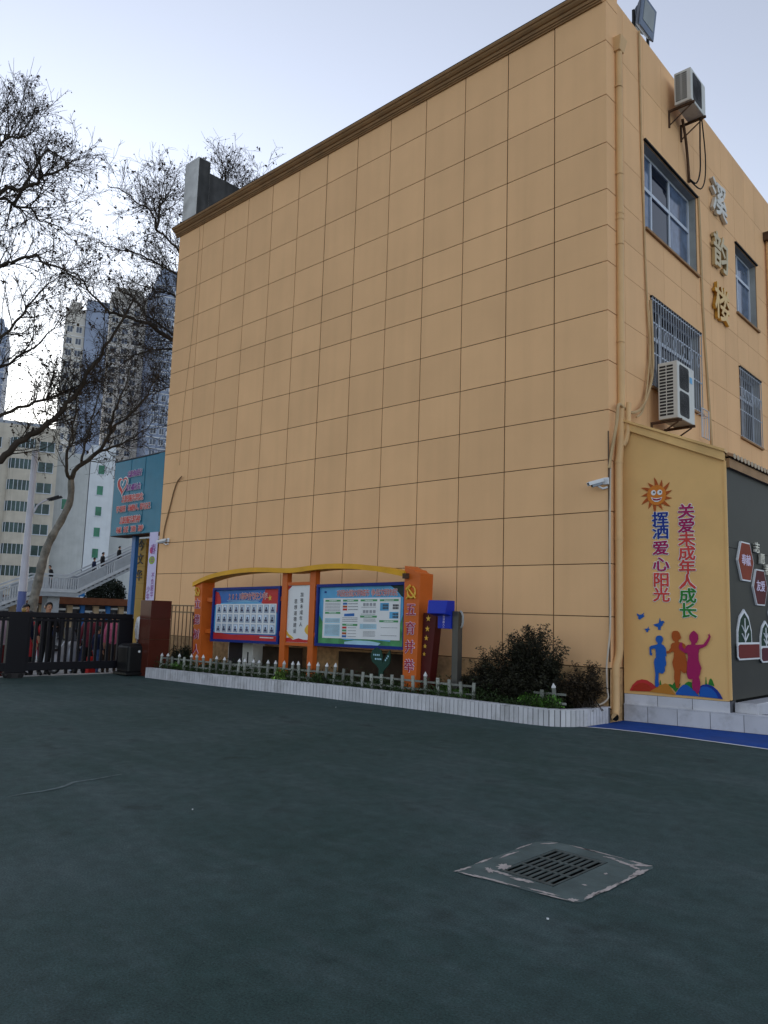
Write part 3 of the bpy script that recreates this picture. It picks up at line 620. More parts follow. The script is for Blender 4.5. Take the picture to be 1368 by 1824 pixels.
def piece(nm, key, m, d): MB().prism(MU[key], FS, d-.006, d).build(nm, m, mu)
for nm, key, m, d in (('grass_tuft','tuft1',M_kgr,.008),('grass_tuft','tuft2',M_kgr,.008),('grass_tuft','tuft3',M_kgr,.008),('green_hill','green1',M_kgr,.010),('green_hill','green2',M_kgr,.010),
    ('red_hill','red',M_red,.014),('hill_inset','redin',M_kred,.018),('orange_hill','orange',M_korl,.016),('blue_hill','blue1',M_kblue,.016),('navy_hill','blue2',M_knavy,.014),('hill_inset','blue2in',M_kblue,.018),
    ('blue_child','bkid',M_kblue,.024),('orange_child','okid',M_kor,.024),('magenta_child','mkid',M_mag,.030),('bird','bird1',M_kblue,.012),('bird','bird2',M_kblue,.012),('bird','bird3',M_kblue,.012)):
    piece(nm, key, m, d)
sn = thing('smiling_sun_sign', 'orange smiling sun cut-out fixed above the blue slogan', 'wall sign', FS(.536,3.25,0))
pts = []
for k in range(13):
    a = 2*math.pi*k/13+.1; ro = .265 if k % 2 else .235
    for da, r in ((-.20,.14),(.02,ro*.8),(.16,ro),(.22,.14)): pts.append((.536+r*1.0*math.cos(a+da), 3.486+r*1.08*math.sin(a+da)))
MB().prism(pts, FS, .0, .012).build('rays', M_kor, sn)
circ = lambda cx, cy, rx, ry, n=24: [(cx+rx*math.cos(2*math.pi*k/n), cy+ry*math.sin(2*math.pi*k/n)) for k in range(n)]
MB().prism(circ(.536,3.486,.145,.158), FS, .012, .018).build('face', mat('sun_orange',(.62,.19,.02),.5,var=.05), sn)
for du in (-.045, .05):
    e = MB().prism(circ(.536+du,3.525,.038,.042,16), FS, .018, .022).build('eye', M_white, sn)
    MB().prism(circ(.536+du+.008,3.53,.014,.016,10), FS, .022, .025).build('pupil', M_ink, e)
MB().prism([(.45,3.46),(.49,3.44),(.54,3.435),(.59,3.44),(.62,3.455),(.60,3.405),(.56,3.38),(.51,3.38),(.47,3.41)], FS, .018, .022).build('mouth', M_white, sn)
MB().prism([(.465,3.44),(.54,3.42),(.61,3.436),(.59,3.405),(.54,3.396),(.49,3.405)], FS, .022, .025).build('tongue', mat('lip_purple',(.22,.01,.06),.5), sn)
for nm_, lab, u, rows in (('slogan_lettering','left column of slogan characters below the sun, blue then red',.585,(('挥',3.107,M_knavy),('洒',2.905,M_knavy),('爱',2.655,M_mag),('心',2.405,M_mag),('阳',2.167,M_redl),('光',1.941,M_redl))),
        ('slogan_lettering','right column of slogan characters, magenta to red to green',.968,(('关',3.21,M_mag),('爱',2.99,M_mag),('未',2.779,M_redl),('成',2.57,M_redl),('年',2.359,M_redl),('人',2.137,M_redl),('成',1.928,M_kgr),('长',1.706,M_kgr)))):
    st = thing(nm_, lab, 'lettering', FS(u,1.7,0), 'slogan columns on the shed')
    for ch, z, m in rows:
        text('character_backing', st, M_white, FS, [(ch,u,z,.225,.205)], bold=.07, ext=.02, d=.0)
        text('character', st, m, FS, [(ch,u,z,.225,.205)], bold=.028, ext=.015, d=.009)
# plaques on the grey front
FP = frame((fx,0,0), (0,1,0))
def hexa_pl(label, y, z, w, h, m, chars, nm='hexagon_plaque'):
    t = thing(nm, label, 'plaque', (fx,y,z-h/2), 'plaques on the grey shed front')
    hx = lambda k: [(y-w/2*k,z),(y-w*.27*k,z-h/2*k),(y+w*.27*k,z-h/2*k),(y+w/2*k,z),(y+w*.27*k,z+h/2*k),(y-w*.27*k,z+h/2*k)]
    MB().prism(hx(1), FP, .0, .03).build('backing', M_white, t); MB().prism(hx(.93), FP, .03, .034).build('face', m, t)
    if chars: text('characters', t, M_lav, FP, [(c, y+(i-.5)*.2, z+.02, .19, .16) for i, c in enumerate(chars)], bold=.015, ext=.01, d=.034)
hexa_pl('upper orange red hexagon plaque with two white characters', 1.38, 2.49, .71, .60, mat('plaque_orange',(.24,.035,.012),.65,var=.15), '奉献')
hexa_pl('lower dark red hexagon plaque with two white characters', 2.02, 2.12, .68, .57, mat('plaque_red',(.10,.008,.012),.65,var=.15), '友爱')
hexa_pl('purple red hexagon plaque cut by the right edge of the photo', 2.75, 1.72, .68, .57, mat('plaque_purple',(.09,.01,.035),.65,var=.15), '')
for lab, y, z, wd, hh, pm in (('taller green leaf plaque over a red book shape', 1.26, 1.26, .64, .50, mat('book_red',(.16,.014,.012),.65)), ('shorter green leaf plaque over a maroon book shape', 2.22, 1.20, .50, .40, mat('book_maroon',(.09,.008,.02),.65))):
    t = thing('leaf_plaque', lab, 'plaque', (fx,y,1.05), 'plaques on the grey shed front')
    lf = lambda k: [(y-wd/2*k, z-.05),(y-wd*.48*k,z+hh*.35*k),(y-wd*.3*k,z+hh*.78*k),(y,z+hh*k),(y+wd*.3*k,z+hh*.78*k),(y+wd*.48*k,z+hh*.35*k),(y+wd/2*k,z-.05)]
    MB().prism(lf(1), FP, 0, .02).build('leaf_backing', M_white, t); l2 = MB().prism(lf(.88), FP, .02, .024).build('leaf', mat('leaf_green',(.008,.035,.018),.65), t)
    v = MB()
    for pq in ([(y,z),(y,z+hh*.72)], [(y,z+hh*.28),(y-wd*.22,z+hh*.5)], [(y,z+hh*.28),(y+wd*.22,z+hh*.5)], [(y,z+.02),(y-wd*.22,z+hh*.26)], [(y,z+.02),(y+wd*.22,z+hh*.26)]): v.tube([FP(a,c,.026) for a, c in pq], .011, 5)
    v.build('leaf_vein', M_white, l2)
    y1 = y+.62
    MB().prism([(y-wd/2-.04,z-.22),(y-wd/2-.04,z-.03),(y-wd/2+.04,z+.0),(y1,z+.0),(y1,z-.26),(y-wd/2+.02,z-.26)], FP, .02, .035).build('book_backing', M_white, t)
    MB().prism([(y-wd/2-.01,z-.20),(y-wd/2-.01,z-.05),(y-wd/2+.05,z-.03),(y1-.03,z-.03),(y1-.03,z-.235),(y-wd/2+.04,z-.235)], FP, .035, .04).build('book', pm, t)
t = thing('raised_characters', 'small raised pale characters beside the upper hexagon plaque', 'lettering', (fx,1.9,2.5))
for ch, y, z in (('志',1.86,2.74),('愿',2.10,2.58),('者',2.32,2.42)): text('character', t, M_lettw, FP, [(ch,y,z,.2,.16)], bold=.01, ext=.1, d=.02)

# ------------------------------------------------------------------ planter
pl = thing('planter', 'long low planter bed edged with white upright tiles along the gable', 'planter', (-5,-1,0))
FR = [(-9.72,-2.16),(-7.46,-1.93),(-4.99,-1.52),(-2.1,-1.30),(-.95,-1.275),(-.60,-1.255),(-.36,-1.20),(-.20,-1.09),(-.09,-.93),(-.03,-.72),(.03,-.08)]
HT = lambda x: .205+.025*min(1, max(0, (x+9.7)/6))
def arc_pts(poly):
    out = [0.]
    for a, c in zip(poly[:-1], poly[1:]): out.append(out[-1]+math.dist(a, c))
    return out
AL = arc_pts(FR)
def along(s):
    for i in range(len(FR)-1):
        if s <= AL[i+1] or i == len(FR)-2:
            k = (s-AL[i])/(AL[i+1]-AL[i]); a, c = FR[i], FR[i+1]
            return (a[0]+(c[0]-a[0])*k, a[1]+(c[1]-a[1])*k), math.atan2(c[1]-a[1], c[0]-a[0])
core = MB()
for a, c in zip(FR[:-1], FR[1:]):
    t = Vector((c[0]-a[0], c[1]-a[1])).normalized(); n = Vector((-t.y, t.x))
    i0, i1 = (a[0]+n.x*.09, a[1]+n.y*.09), (c[0]+n.x*.09, c[1]+n.y*.09); h0, h1 = HT(a[0])-.004, HT(c[0])-.004
    core.hexa([(a[0],a[1],0),(c[0],c[1],0),(i1[0],i1[1],0),(i0[0],i0[1],0),(a[0],a[1],h0),(c[0],c[1],h1),(i1[0],i1[1],h1),(i0[0],i0[1],h0)])
core.box((-9.74,-2.16,0),(-9.65,-1.75,.2)); core.build('kerb_wall', M_grout, pl)
tw = .078; nT = int(AL[-1]/tw)
tme = MB().box((-.034,-.014,.004),(.034,.0,1)).mesh('edge_tile', M_tilew)
for k in range(nT):
    (x, y), an = along((k+.5)*tw)
    add('edge_tile', tme, pl, Matrix.Translation((x,y,0)) @ Matrix.Rotation(an,4,'Z') @ Matrix.Rotation(rnd.uniform(-.012,.012),4,'X') @ Matrix.Diagonal((1,1,HT(x)+rnd.uniform(-.004,.003),1)))
cp = MB()
for a, c in zip(FR[:-1], FR[1:]):
    t = Vector((c[0]-a[0], c[1]-a[1])).normalized(); n = Vector((-t.y, t.x)); o_ = -.012
    q = [(a[0]+n.x*o_,a[1]+n.y*o_),(c[0]+n.x*o_,c[1]+n.y*o_),(c[0]+n.x*.1,c[1]+n.y*.1),(a[0]+n.x*.1,a[1]+n.y*.1)]; h0, h1 = HT(a[0]), HT(c[0])
    cp.hexa([(q[0][0],q[0][1],h0),(q[1][0],q[1][1],h1),(q[2][0],q[2][1],h1),(q[3][0],q[3][1],h0)]+[(q[0][0],q[0][1],h0+.012),(q[1][0],q[1][1],h1+.012),(q[2][0],q[2][1],h1+.012),(q[3][0],q[3][1],h0+.012)])
cp.build('coping', M_tilew, pl)
so = MB(); n = len(FR); vsx = [(x,y+.05,.19) for x,y in FR]+[(x,-.03,.21) for x,_ in FR]
so._add(vsx, [(i,i+1,n+i+1,n+i) for i in range(n-1)]); so.build('soil', M_soil, pl)
# picket fence
pk = thing('picket_fence', 'low white plastic picket fence standing in the planter', 'fence', (-5.5,-1.4,.2))
PK = [(-9.521,-1.94,.52,1),(-9.309,-1.918,.53,1),(-9.119,-1.899,.53,0),(-8.932,-1.88,.54,1),(-8.729,-1.859,.54,0),(-8.511,-1.837,.55,1),(-8.314,-1.817,.56,1),(-8.103,-1.795,.56,1),(-7.911,-1.776,.56,0),(-7.705,-1.755,.56,1),(-7.502,-1.734,.55,1),(-7.329,-1.708,.55,0),(-7.115,-1.673,.54,1),(-6.936,-1.643,.55,1),(-6.729,-1.609,.55,1),(-6.54,-1.577,.55,1),(-6.339,-1.544,.56,1),(-6.141,-1.511,.56,1),(-5.946,-1.479,.57,1),(-5.741,-1.445,.57,1),(-5.551,-1.413,.58,1),(-5.339,-1.378,.58,1),(-5.142,-1.345,.59,1),(-4.949,-1.313,.59,1),(-4.738,-1.301,.60,1),(-4.519,-1.284,.58,0),(-4.292,-1.267,.57,0),(-4.07,-1.25,.55,0),(-3.839,-1.232,.53,0),(-3.627,-1.216,.54,0),(-3.394,-1.199,.55,0),(-3.167,-1.181,.56,0),(-2.944,-1.164,.57,0),(-2.692,-1.145,.58,1),(-2.445,-1.126,.57,0),(-2.215,-1.109,.56,0),(-1.986,-1.097,.54,0),(-1.77,-1.08,.54,0),(-.591,-.97,.53,0),(-.395,-.935,.575,1)]
pm = MB().box((-.026,-.012,0),(.026,.012,.86)).mesh('picket', M_picket)
cm = MB()._add([(-.028,-.016,.86),(.028,-.016,.86),(.028,.016,.86),(-.028,.016,.86),(-.028,-.016,.90),(.028,-.016,.90),(.028,.016,.90),(-.028,.016,.90),(0,0,1.05)],[(0,1,5,4),(1,2,6,5),(2,3,7,6),(3,0,4,7),(4,5,8),(5,6,8),(6,7,8),(7,4,8),(3,2,1,0)]).mesh('picket_cap', M_cap)
for x, y, zt, capd in PK:
    lean = Matrix.Rotation(rnd.uniform(-.08,.08),4,'Y') @ Matrix.Rotation(rnd.uniform(-.06,.06),4,'X')
    Mx = Matrix.Translation((x,y,.18)) @ Matrix.Rotation(.12,4,'Z') @ lean @ Matrix.Diagonal((1,1,(zt-.18)/1.0,1))
    q = add('picket', pm, pk, Mx)
    if capd: add('picket_cap', cm, q, Mx)
for zz in (.30,.43):
    rl = MB()
    for i in range(37):
        a, c = PK[i], PK[i+1]; rl.hexa([(a[0],a[1]+.013,zz-.016),(c[0],c[1]+.013,zz-.016),(c[0],c[1]+.026,zz-.016),(a[0],a[1]+.026,zz-.016),(a[0],a[1]+.013,zz+.016),(c[0],c[1]+.013,zz+.016),(c[0],c[1]+.026,zz+.016),(a[0],a[1]+.026,zz+.016)])
    rl.build('rail', M_picket, pk); rl = MB()
    a, c = (-.75,-.98), (-.25,-.90); rl.hexa([(a[0],a[1]+.013,zz-.016),(c[0],c[1]+.013,zz-.016),(c[0],c[1]+.026,zz-.016),(a[0],a[1]+.026,zz-.016),(a[0],a[1]+.013,zz+.016),(c[0],c[1]+.013,zz+.016),(c[0],c[1]+.026,zz+.016),(a[0],a[1]+.026,zz+.016)])
    rl.build('rail', M_picket, pk)

# ------------------------------------------------------------------ notice board
nb = thing('notice_board', 'large orange framed school notice board with two blue framed posters and arched yellow beam', 'notice board', (-6.2,-.95,.2))
YB = -.95
def FN(x, z, d): return (x, YB-d, z+.018*(x+9.09))
def bxn(name, x0, x1, z0, z1, d0, d1, m, parent=nb, bevel=0): return MB().fbox(FN,(x0,z0,d0),(x1,z1,d1)).build(name, m, parent, bevel=bevel)
# pillars
pL = MB().hexa([FN(-9.62,.0,.12),FN(-9.32,.0,.12),FN(-9.32,.0,-.22),FN(-9.62,.0,-.22),FN(-9.70,2.12,.12),FN(-9.42,2.12,.12),FN(-9.42,2.12,-.22),FN(-9.70,2.12,-.22)]).build('left_pillar', M_org, nb, bevel=.006)
pR = MB().hexa([FN(-3.27,.0,.12),FN(-2.98,.0,.12),FN(-2.98,.0,-.22),FN(-3.27,.0,-.22),FN(-3.29,2.06,.12),FN(-2.93,2.06,.12),FN(-2.93,2.06,-.22),FN(-3.29,2.06,-.22)])
pR.prism([(-3.29,2.061),(-2.93,2.061),(-2.93,2.115),(-3.0,2.125),(-3.05,2.15),(-3.09,2.185),(-3.16,2.20),(-3.22,2.225),(-3.29,2.255)], FN, -.22, .12)
pR = pR.build('right_pillar', M_org, nb)
for x0, x1 in ((-6.69,-6.53),(-5.84,-5.68)): bxn('post', x0, x1, .0, 2.26, -.08, .04, M_org, bevel=.004)
for z0, z1 in ((1.985,2.045),(.79,.85)): bxn('crossbar', -6.53, -5.84, z0, z1, -.06, .03, M_org)
stub = [(-9.34,-9.09),(-6.74,-6.69),(-5.68,-5.63),(-3.31,-3.27)]
for a, c in stub:
    for z in (1.72,1.02): bxn('stub', a, c, z-.045, z+.045, -.05, .02, M_org)
# arched beam
AR = [(-9.74,2.075),(-9.43,2.16),(-9.18,2.215),(-8.85,2.265),(-8.55,2.295),(-8.2,2.318),(-7.94,2.33),(-7.6,2.335),(-7.36,2.33),(-7.0,2.315),(-6.8,2.30),(-6.5,2.285),(-6.28,2.278),(-6.0,2.288),(-5.77,2.305),(-5.5,2.318),(-5.29,2.322),(-5.05,2.32),(-4.83,2.312),(-4.6,2.30),(-4.38,2.282),(-4.1,2.25),(-3.95,2.235),(-3.7,2.195),(-3.54,2.168),(-3.33,2.13),(-3.26,2.115)]
ab = MB()
for (xa, za), (xb, zb) in zip(AR[:-1], AR[1:]):
    ab.hexa([FN(xa,za-.055,.17),FN(xb,zb-.055,.17),FN(xb,zb-.055,-.20),FN(xa,za-.055,-.20),FN(xa,za+.04,.17),FN(xb,zb+.04,.17),FN(xb,zb+.04,-.20),FN(xa,za+.04,-.20)])
ab.build('arched_beam', M_yel, nb)
MB().fbox(FN,(-3.27,2.03,.121),(-3.18,2.12,.20)).build('beam_end', M_rust, nb)
# starred maroon slabs
def star(cx, cz, r, rot=0): return [(cx+(r if k % 2 == 0 else r*.42)*math.sin(rot+k*math.pi/5), cz+(r if k % 2 == 0 else r*.42)*math.cos(rot+k*math.pi/5)) for k in range(10)]
sR = MB().hexa([FN(-2.97,.0,.02),FN(-2.80,.0,.02),FN(-2.80,.0,-.15),FN(-2.97,.0,-.15),FN(-2.925,1.445,.02),FN(-2.64,1.45,.02),FN(-2.64,1.45,-.15),FN(-2.925,1.445,-.15)]).build('star_slab', M_maroon, nb)
sL = MB().hexa([FN(-9.78,.0,.02),FN(-9.64,.0,.02),FN(-9.64,.0,-.15),FN(-9.78,.0,-.15),FN(-9.90,1.43,.02),FN(-9.71,1.43,.02),FN(-9.71,1.43,-.15),FN(-9.90,1.43,-.15)]).build('star_slab', M_maroon, nb)
for (x, z, r) in ((-2.81,1.352,.055),(-2.825,1.18,.05),(-2.845,1.025,.045),(-2.87,.888,.038),(-2.885,.757,.034)): MB().prism(star(x,z,r), FN, .021, .032).build('star', M_star, sR)
for (x, z, r) in ((-9.80,1.33,.055),(-9.78,1.13,.05),(-9.765,.95,.045),(-9.75,.78,.04),(-9.74,.62,.035)): MB().prism(star(x,z,r), FN, .021, .032).build('star', M_star, sL)
# emblems and pillar characters
def emblem(par, cx, cz, k):
    b = MB()
    arc = [FN(cx+k*.075*math.cos(R(a)), cz+k*.085*math.sin(R(a)), .135) for a in range(-215,75,18)]
    b.tube(arc, [k*(.006+.012*min(1,i/5))*(1 if i < 12 else .6) for i in range(len(arc))], 6)
    b.tube([FN(cx-k*.05,cz-k*.06,.135),FN(cx-k*.095,cz-k*.10,.135)], k*.014, 6)
    b.tube([FN(cx-k*.055,cz+k*.045,.14),FN(cx+k*.085,cz-k*.095,.14)], k*.013, 6); b.tube([FN(cx-k*.095,cz+k*.035,.14),FN(cx-k*.02,cz+k*.095,.14)], k*.022, 6)
    b.build('emblem', M_star, par)
emblem(pL, -9.57, 1.90, 1.0); emblem(pR, -3.11, 1.80, 1.15)
FNp = lambda u, v, d: FN(u, v, d+.121)
for par, x, cs in ((pL,-9.56,(('立',1.62),('德',1.27),('树',.94),('人',.61))),(pR,-3.12,(('五',1.50),('育',1.18),('并',.87),('举',.55)))):
    for i, (ch, z) in enumerate(cs):
        xx = x+(.015*i if par is pL else .01*i*-.3)
        text('character_outline', par, M_lav, FNp, [(ch,xx,z,.20,.20)], bold=.045, ext=.02, d=0)
        text('character', par, mat('crimson_letter',(.34,.01,.03),.4), FNp, [(ch,xx,z,.20,.20)], bold=.008, ext=.015, d=.009)
# left poster
def panel(x0, x1, z0, z1, nm):
    f = MB(); w = .055
    f.fbox(FN,(x0,z0,-.06),(x1,z0+w,.05)); f.fbox(FN,(x0,z1-w,-.06),(x1,z1,.05)); f.fbox(FN,(x0,z0+w,-.06),(x0+w,z1-w,.05)); f.fbox(FN,(x1-w,z0+w,-.06),(x1,z1-w,.05)); f.fbox(FN,(x0+w,z0+w,-.05),(x1-w,z1-w,.0))
    fo = f.build(nm, M_blu, nb)
    return fo, x0+w, x1-w, z0+w, z1-w
fo, x0, x1, z0, z1 = panel(-9.09,-6.735,.80,1.98,'portrait_poster')
LX = lambda u: x0+(x1-x0)*u
LZ = lambda v: z1-(z1-z0)*v
def pq(nm, pts, d, m, par): return MB().prism([(LX(u),LZ(v)) for u, v in pts], FN, d-.003, d).build(nm, m, par)
pq('sky_ground', [(0,0),(1,0),(1,1),(0,1)], .004, M_deep, fo)
pq('pale_sky', [(.0,.28),(.5,.22),(.75,.26),(1,.5),(1,.85),(0,.85)], .007, M_sky, fo)
pq('red_flag', [(.79,0),(1,0),(1,.48),(.9,.36),(.74,.27),(.77,.15)], .010, M_red, fo)
pq('red_ribbon', [(0,.02),(.05,.04),(.085,.14),(.10,.25),(.09,.29),(0,.30)], .010, M_red, fo)
pq('red_base', [(0,.86),(.3,.90),(.6,.89),(1,.90),(1,1),(0,1)], .010, M_red, fo)
pq('card_sheet', [(.025,.285),(.965,.285),(.965,.87),(.025,.87)], .013, M_white, fo)
MB().prism(star(LX(.865),LZ(.175),.07,-.15), FN, .010, .016).build('gold_star', M_star, fo)
M_cardf = mat('card_frame',(.30,.36,.46),.5); M_cardp = mat('card_photo',(.52,.62,.74),.4,var=.25,scale=9,rand=.15); M_cardi = mat('card_figure',(.05,.05,.10),.5,rand=.3)
cw, chh = .148, .172
cme = MB().box((-cw/2,-.003,-chh/2),(cw/2,0,chh/2),0).box((-cw/2+.014,-.006,-chh/2+.03),(cw/2-.014,-.003,chh/2-.01),1).box((-.022,-.0075,-.008),(.022,-.006,.036),2).box((-.045,-.0075,-chh/2+.032),(.045,-.006,-.012),2).mesh('photo_card', [M_cardf, M_cardp, M_cardi])
for r in range(3):
    for c in range(10):
        u, v = .082+c*.0925, .383+r*.192
        add('photo_card', cme, fo, Matrix.Translation(FN(LX(u),LZ(v),.0135)))
text('title_outline', fo, M_white, FN, [(ch, LX(.24+i*.055 if i < 4 else .46+(i-4)*.066), LZ(.135), .11 if i < 4 else .15, .14) for i, ch in enumerate('2023新时代好少年')], bold=.05, ext=.0, d=.012)
text('title', fo, M_red, FN, [(ch, LX(.24+i*.055 if i < 4 else .46+(i-4)*.066), LZ(.135), .11 if i < 4 else .15, .14) for i, ch in enumerate('2023新时代好少年')], bold=.0, ext=.0, d=.018)
def lines(par, rows, m, d, nm='text_lines'):
    b = MB(); q = random.Random(len(rows))
    for u0, u1, v, h in rows:
        u = u0
        while u < u1-.004:
            w = min(q.uniform(.006,.02), u1-u); b.prism([(LX(u),LZ(v-h/2)),(LX(u+w),LZ(v-h/2)),(LX(u+w),LZ(v+h/2)),(LX(u),LZ(v+h/2))], FN, d-.001, d); u += w+.003
    o = b.build(nm, m, par); o['kind'] = 'stuff'; return o
lines(fo, [(.74,.94,.935,.022)], M_white, .013); lines(fo, [(.2,.72,.215,.008),(.22,.7,.24,.008)], M_pale, .012)
# centre panel
cpn = MB().fbox(FN,(-6.525,.855,-.03),(-5.845,1.98,.0)).build('centre_panel', M_white, nb)
x0, x1, z0, z1 = -6.525,-5.845,.86,1.975
pq('red_wave', [(0,.93),(.15,.92),(.3,.96),(.55,.93),(.75,.95),(1,.955),(1,1),(0,1)], .004, M_red, cpn)
pq('gold_wave', [(0,.80),(.10,.86),(.25,.90),(.35,.945),(.2,.935),(.05,.90),(0,.86)], .005, M_star, cpn)
pq('gold_hand', [(.80,.76),(.86,.72),(.90,.69),(.97,.70),(1,.73),(1,.90),(.93,.86),(.86,.84),(.80,.80)], .005, M_star, cpn)
pq('red_corner', [(0,0),(.16,0),(.10,.03),(.03,.06),(0,.075)], .004, M_red, cpn)
text('slogan', cpn, M_ink, FN, [(ch, LX(.62), LZ(.16+i*.105), .085, .085) for i, ch in enumerate('加强未成年人')]+[(ch, LX(.36), LZ(.28+i*.105), .085, .085) for i, ch in enumerate('思想道德建设')], bold=.006, ext=.0, d=.004)
# right poster
fo, x0, x1, z0, z1 = panel(-5.63,-3.31,.81,1.985,'civic_poster')
pq('sky_ground', [(0,0),(1,0),(1,1),(0,1)], .004, M_sky, fo)
pq('green_field', [(0,.5),(.05,.62),(.1,.85),(.35,.93),(.6,.90),(.85,.93),(.94,.7),(1,.4),(1,1),(0,1)], .007, M_green, fo)
pq('water', [(.33,.96),(.45,.93),(.62,.93),(.75,.96),(.72,1),(.33,1)], .009, M_pale, fo)
pq('tree_shadow', [(.84,0),(1,0),(1,.22),(.96,.18),(.92,.10),(.88,.05)], .009, mat('poster_branch',(.01,.03,.025),.5), fo)
pq('white_sheet', [(.055,.20),(.955,.20),(.955,.905),(.055,.905)], .012, M_white, fo)
text('title_outline', fo, M_white, FN, [(ch, LX(.245+i*.0485+(.02 if i > 7 else 0)), LZ(.118), .108, .12) for i, ch in enumerate('巩固全国文明城市争当文明市民')], bold=.05, ext=.0, d=.010)
text('title', fo, M_red, FN, [(ch, LX(.245+i*.0485+(.02 if i > 7 else 0)), LZ(.118), .108, .12) for i, ch in enumerate('巩固全国文明城市争当文明市民')], bold=.0, ext=.0, d=.015)
def rr(u0, u1, v0, v1): return [(u0,v0),(u1,v0),(u1,v1),(u0,v1)]
for u0, u1, v in ((.08,.27,.245),(.08,.27,.46),(.30,.48,.245),(.30,.48,.665),(.51,.70,.245),(.51,.70,.52),(.73,.935,.245),(.73,.935,.595)):
    h = pq('heading_bar', rr(u0,u1,v-.017,v+.017), .015, M_pill, fo); lines(h, [(u0+.05,u1-.05,v,.014)], M_white, .0165)
for k, (u0, u1, v0, v1) in enumerate(((.08,.27,.555,.64),(.08,.27,.66,.87),(.51,.70,.645,.73),(.735,.83,.29,.42),(.84,.935,.44,.55))): pq('tint_block', rr(u0,u1,v0,v1), .0145, M_pale if k < 3 else M_sky, fo)
for v, m in ((.30,M_deep),(.35,M_kor),(.40,M_red)): pq('colour_tag', rr(.30,.352,v-.018,v+.018), .0145, m, fo)
for v, m in ((.715,M_red),(.765,M_pill),(.815,M_kor),(.865,M_deep)): pq('colour_tag', rr(.30,.352,v-.018,v+.018), .0145, m, fo)
pq('book_row', [(.32,.475),(.44,.465),(.44,.515),(.32,.52)], .0145, M_deep, fo)
for u in (.555,.59,.63,.67): pq('small_picture', rr(u-.014,u+.014,.29,.34), .0145, M_inkg, fo); pq('small_picture', rr(u-.014,u+.014,.41,.46), .0145, M_inkg, fo)
for bu, bv in ((.765,.315),(.875,.315),(.875,.46)):
    for k in range(8): pq('icon', rr(bu+(k%4)*.016,bu+.012+(k%4)*.016,bv+(k//4)*.045,bv+.035+(k//4)*.045), .016, M_ink, fo)
lines(fo, [(.08,.27,.29+k*.026,.010) for k in range(6)]+[(.09,.26,.57+k*.022,.009) for k in range(3)]+[(.09,.26,.68+k*.022,.009) for k in range(8)]+[(.365,.48,v,.016) for v in (.30,.35,.40)]+[(.30,.48,.545+k*.03,.012) for k in range(3)]+[(.52,.69,.36,.009),(.52,.69,.48,.009)]+[(.55,.69,.56+k*.02,.008) for k in range(3)]+[(.55,.69,.66+k*.02,.008) for k in range(3)]+[(.55,.69,.77+k*.02,.008) for k in range(5)]+[(.75,.93,.70,.008),(.75,.93,.83,.008)]+[(.37,.47,v,.010) for v in (.715,.765,.815,.865)], M_inkg, .016)
pq('logo', rr(.06,.085,.075,.105), .008, M_blu, fo)
# low boards behind the posters
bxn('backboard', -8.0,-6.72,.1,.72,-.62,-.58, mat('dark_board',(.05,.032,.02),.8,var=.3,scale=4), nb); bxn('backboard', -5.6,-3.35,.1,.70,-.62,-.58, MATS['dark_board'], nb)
# old air conditioner under the left poster
t = thing('air_conditioner', 'white air conditioner unit on the ground behind the left poster', 'air conditioner', (-8.5,-.3,.2))
MB().box((-9.02,-.55,.22),(-8.12,-.22,.84)).build('casing', M_acw, t, bevel=.015)
MB().box((-8.98,-.556,.30),(-8.48,-.549,.80)).build('fan_grille', M_acd, t)
MB().box((-8.30,-.556,.36),(-8.26,-.549,.6)).box((-8.38,-.556,.3),(-8.26,-.549,.33)).build('handle', M_acd, t)
# blue box on a post
t = thing('phone_box', 'blue hooded phone box on a dark grey post beside the notice board', 'phone box', (-2.2,-1.0,.2))
MB().box((-2.265,-1.02,.2),(-2.145,-.90,1.60)).build('post', M_post, t, bevel=.004)
MB().hexa([(-2.64,-1.22,1.55),(-2.27,-1.22,1.55),(-2.27,-.95,1.50),(-2.64,-.95,1.50),(-2.67,-1.16,1.77),(-2.27,-1.16,1.77),(-2.27,-.95,1.77),(-2.67,-.95,1.77)]).build('hood', M_bluebox, t, bevel=.012)
MB().box((-2.54,-1.06,1.31),(-2.268,-.95,1.545)).build('body', M_bluebox, t, bevel=.008)
text('characters', t, M_lav, frame((0,-1.061,0),(1,0,0)), [(ch,-2.41,1.505-i*.043,.04,.036) for i, ch in enumerate('南湖路九小')], bold=.0, ext=.0, d=.003)
MB().tube([(-2.145,-.96,1.60),(-2.11,-.97,1.58),(-2.085,-.97,1.52),(-2.085,-.97,1.42),(-2.10,-.97,1.36),(-2.13,-.96,1.34)], .018, 8).build('handset', mat('grey_plastic',(.35,.35,.34),.4), t, smooth=True)
# little green lawn sign shaped like a two-leaf plant
t = thing('lawn_sign', 'small dark green leaf shaped sign with white writing under the right poster', 'sign', (-3.75,-1.0,.2))
FL = frame((-3.80,-1.05,0),(1,.05,0)); M_lsign = mat('lawn_green',(.012,.05,.035),.5)
MB().prism([(-.03,.2),(.05,.2),(.06,.52),(.12,.58),(.20,.66),(.22,.78),(.20,.90),(.12,.80),(.06,.70),(.04,.66),(.04,.78),(.0,.88),(-.10,.93),(-.20,.88),(-.24,.78),(-.20,.68),(-.10,.62),(-.04,.56)], FL, 0, .02).build('plate', M_lsign, t)
b = MB()
for u, v in [(-.17+k*.04,.80) for k in range(4)]+[(-.13+k*.04,.73) for k in range(4)]+[(.10+k*.028,.72+k*.035) for k in range(3)]: b.fbox(FL,(u,v-.014,.02),(u+.024,v+.014,.023))
b.build('white_marks', M_pale, t)

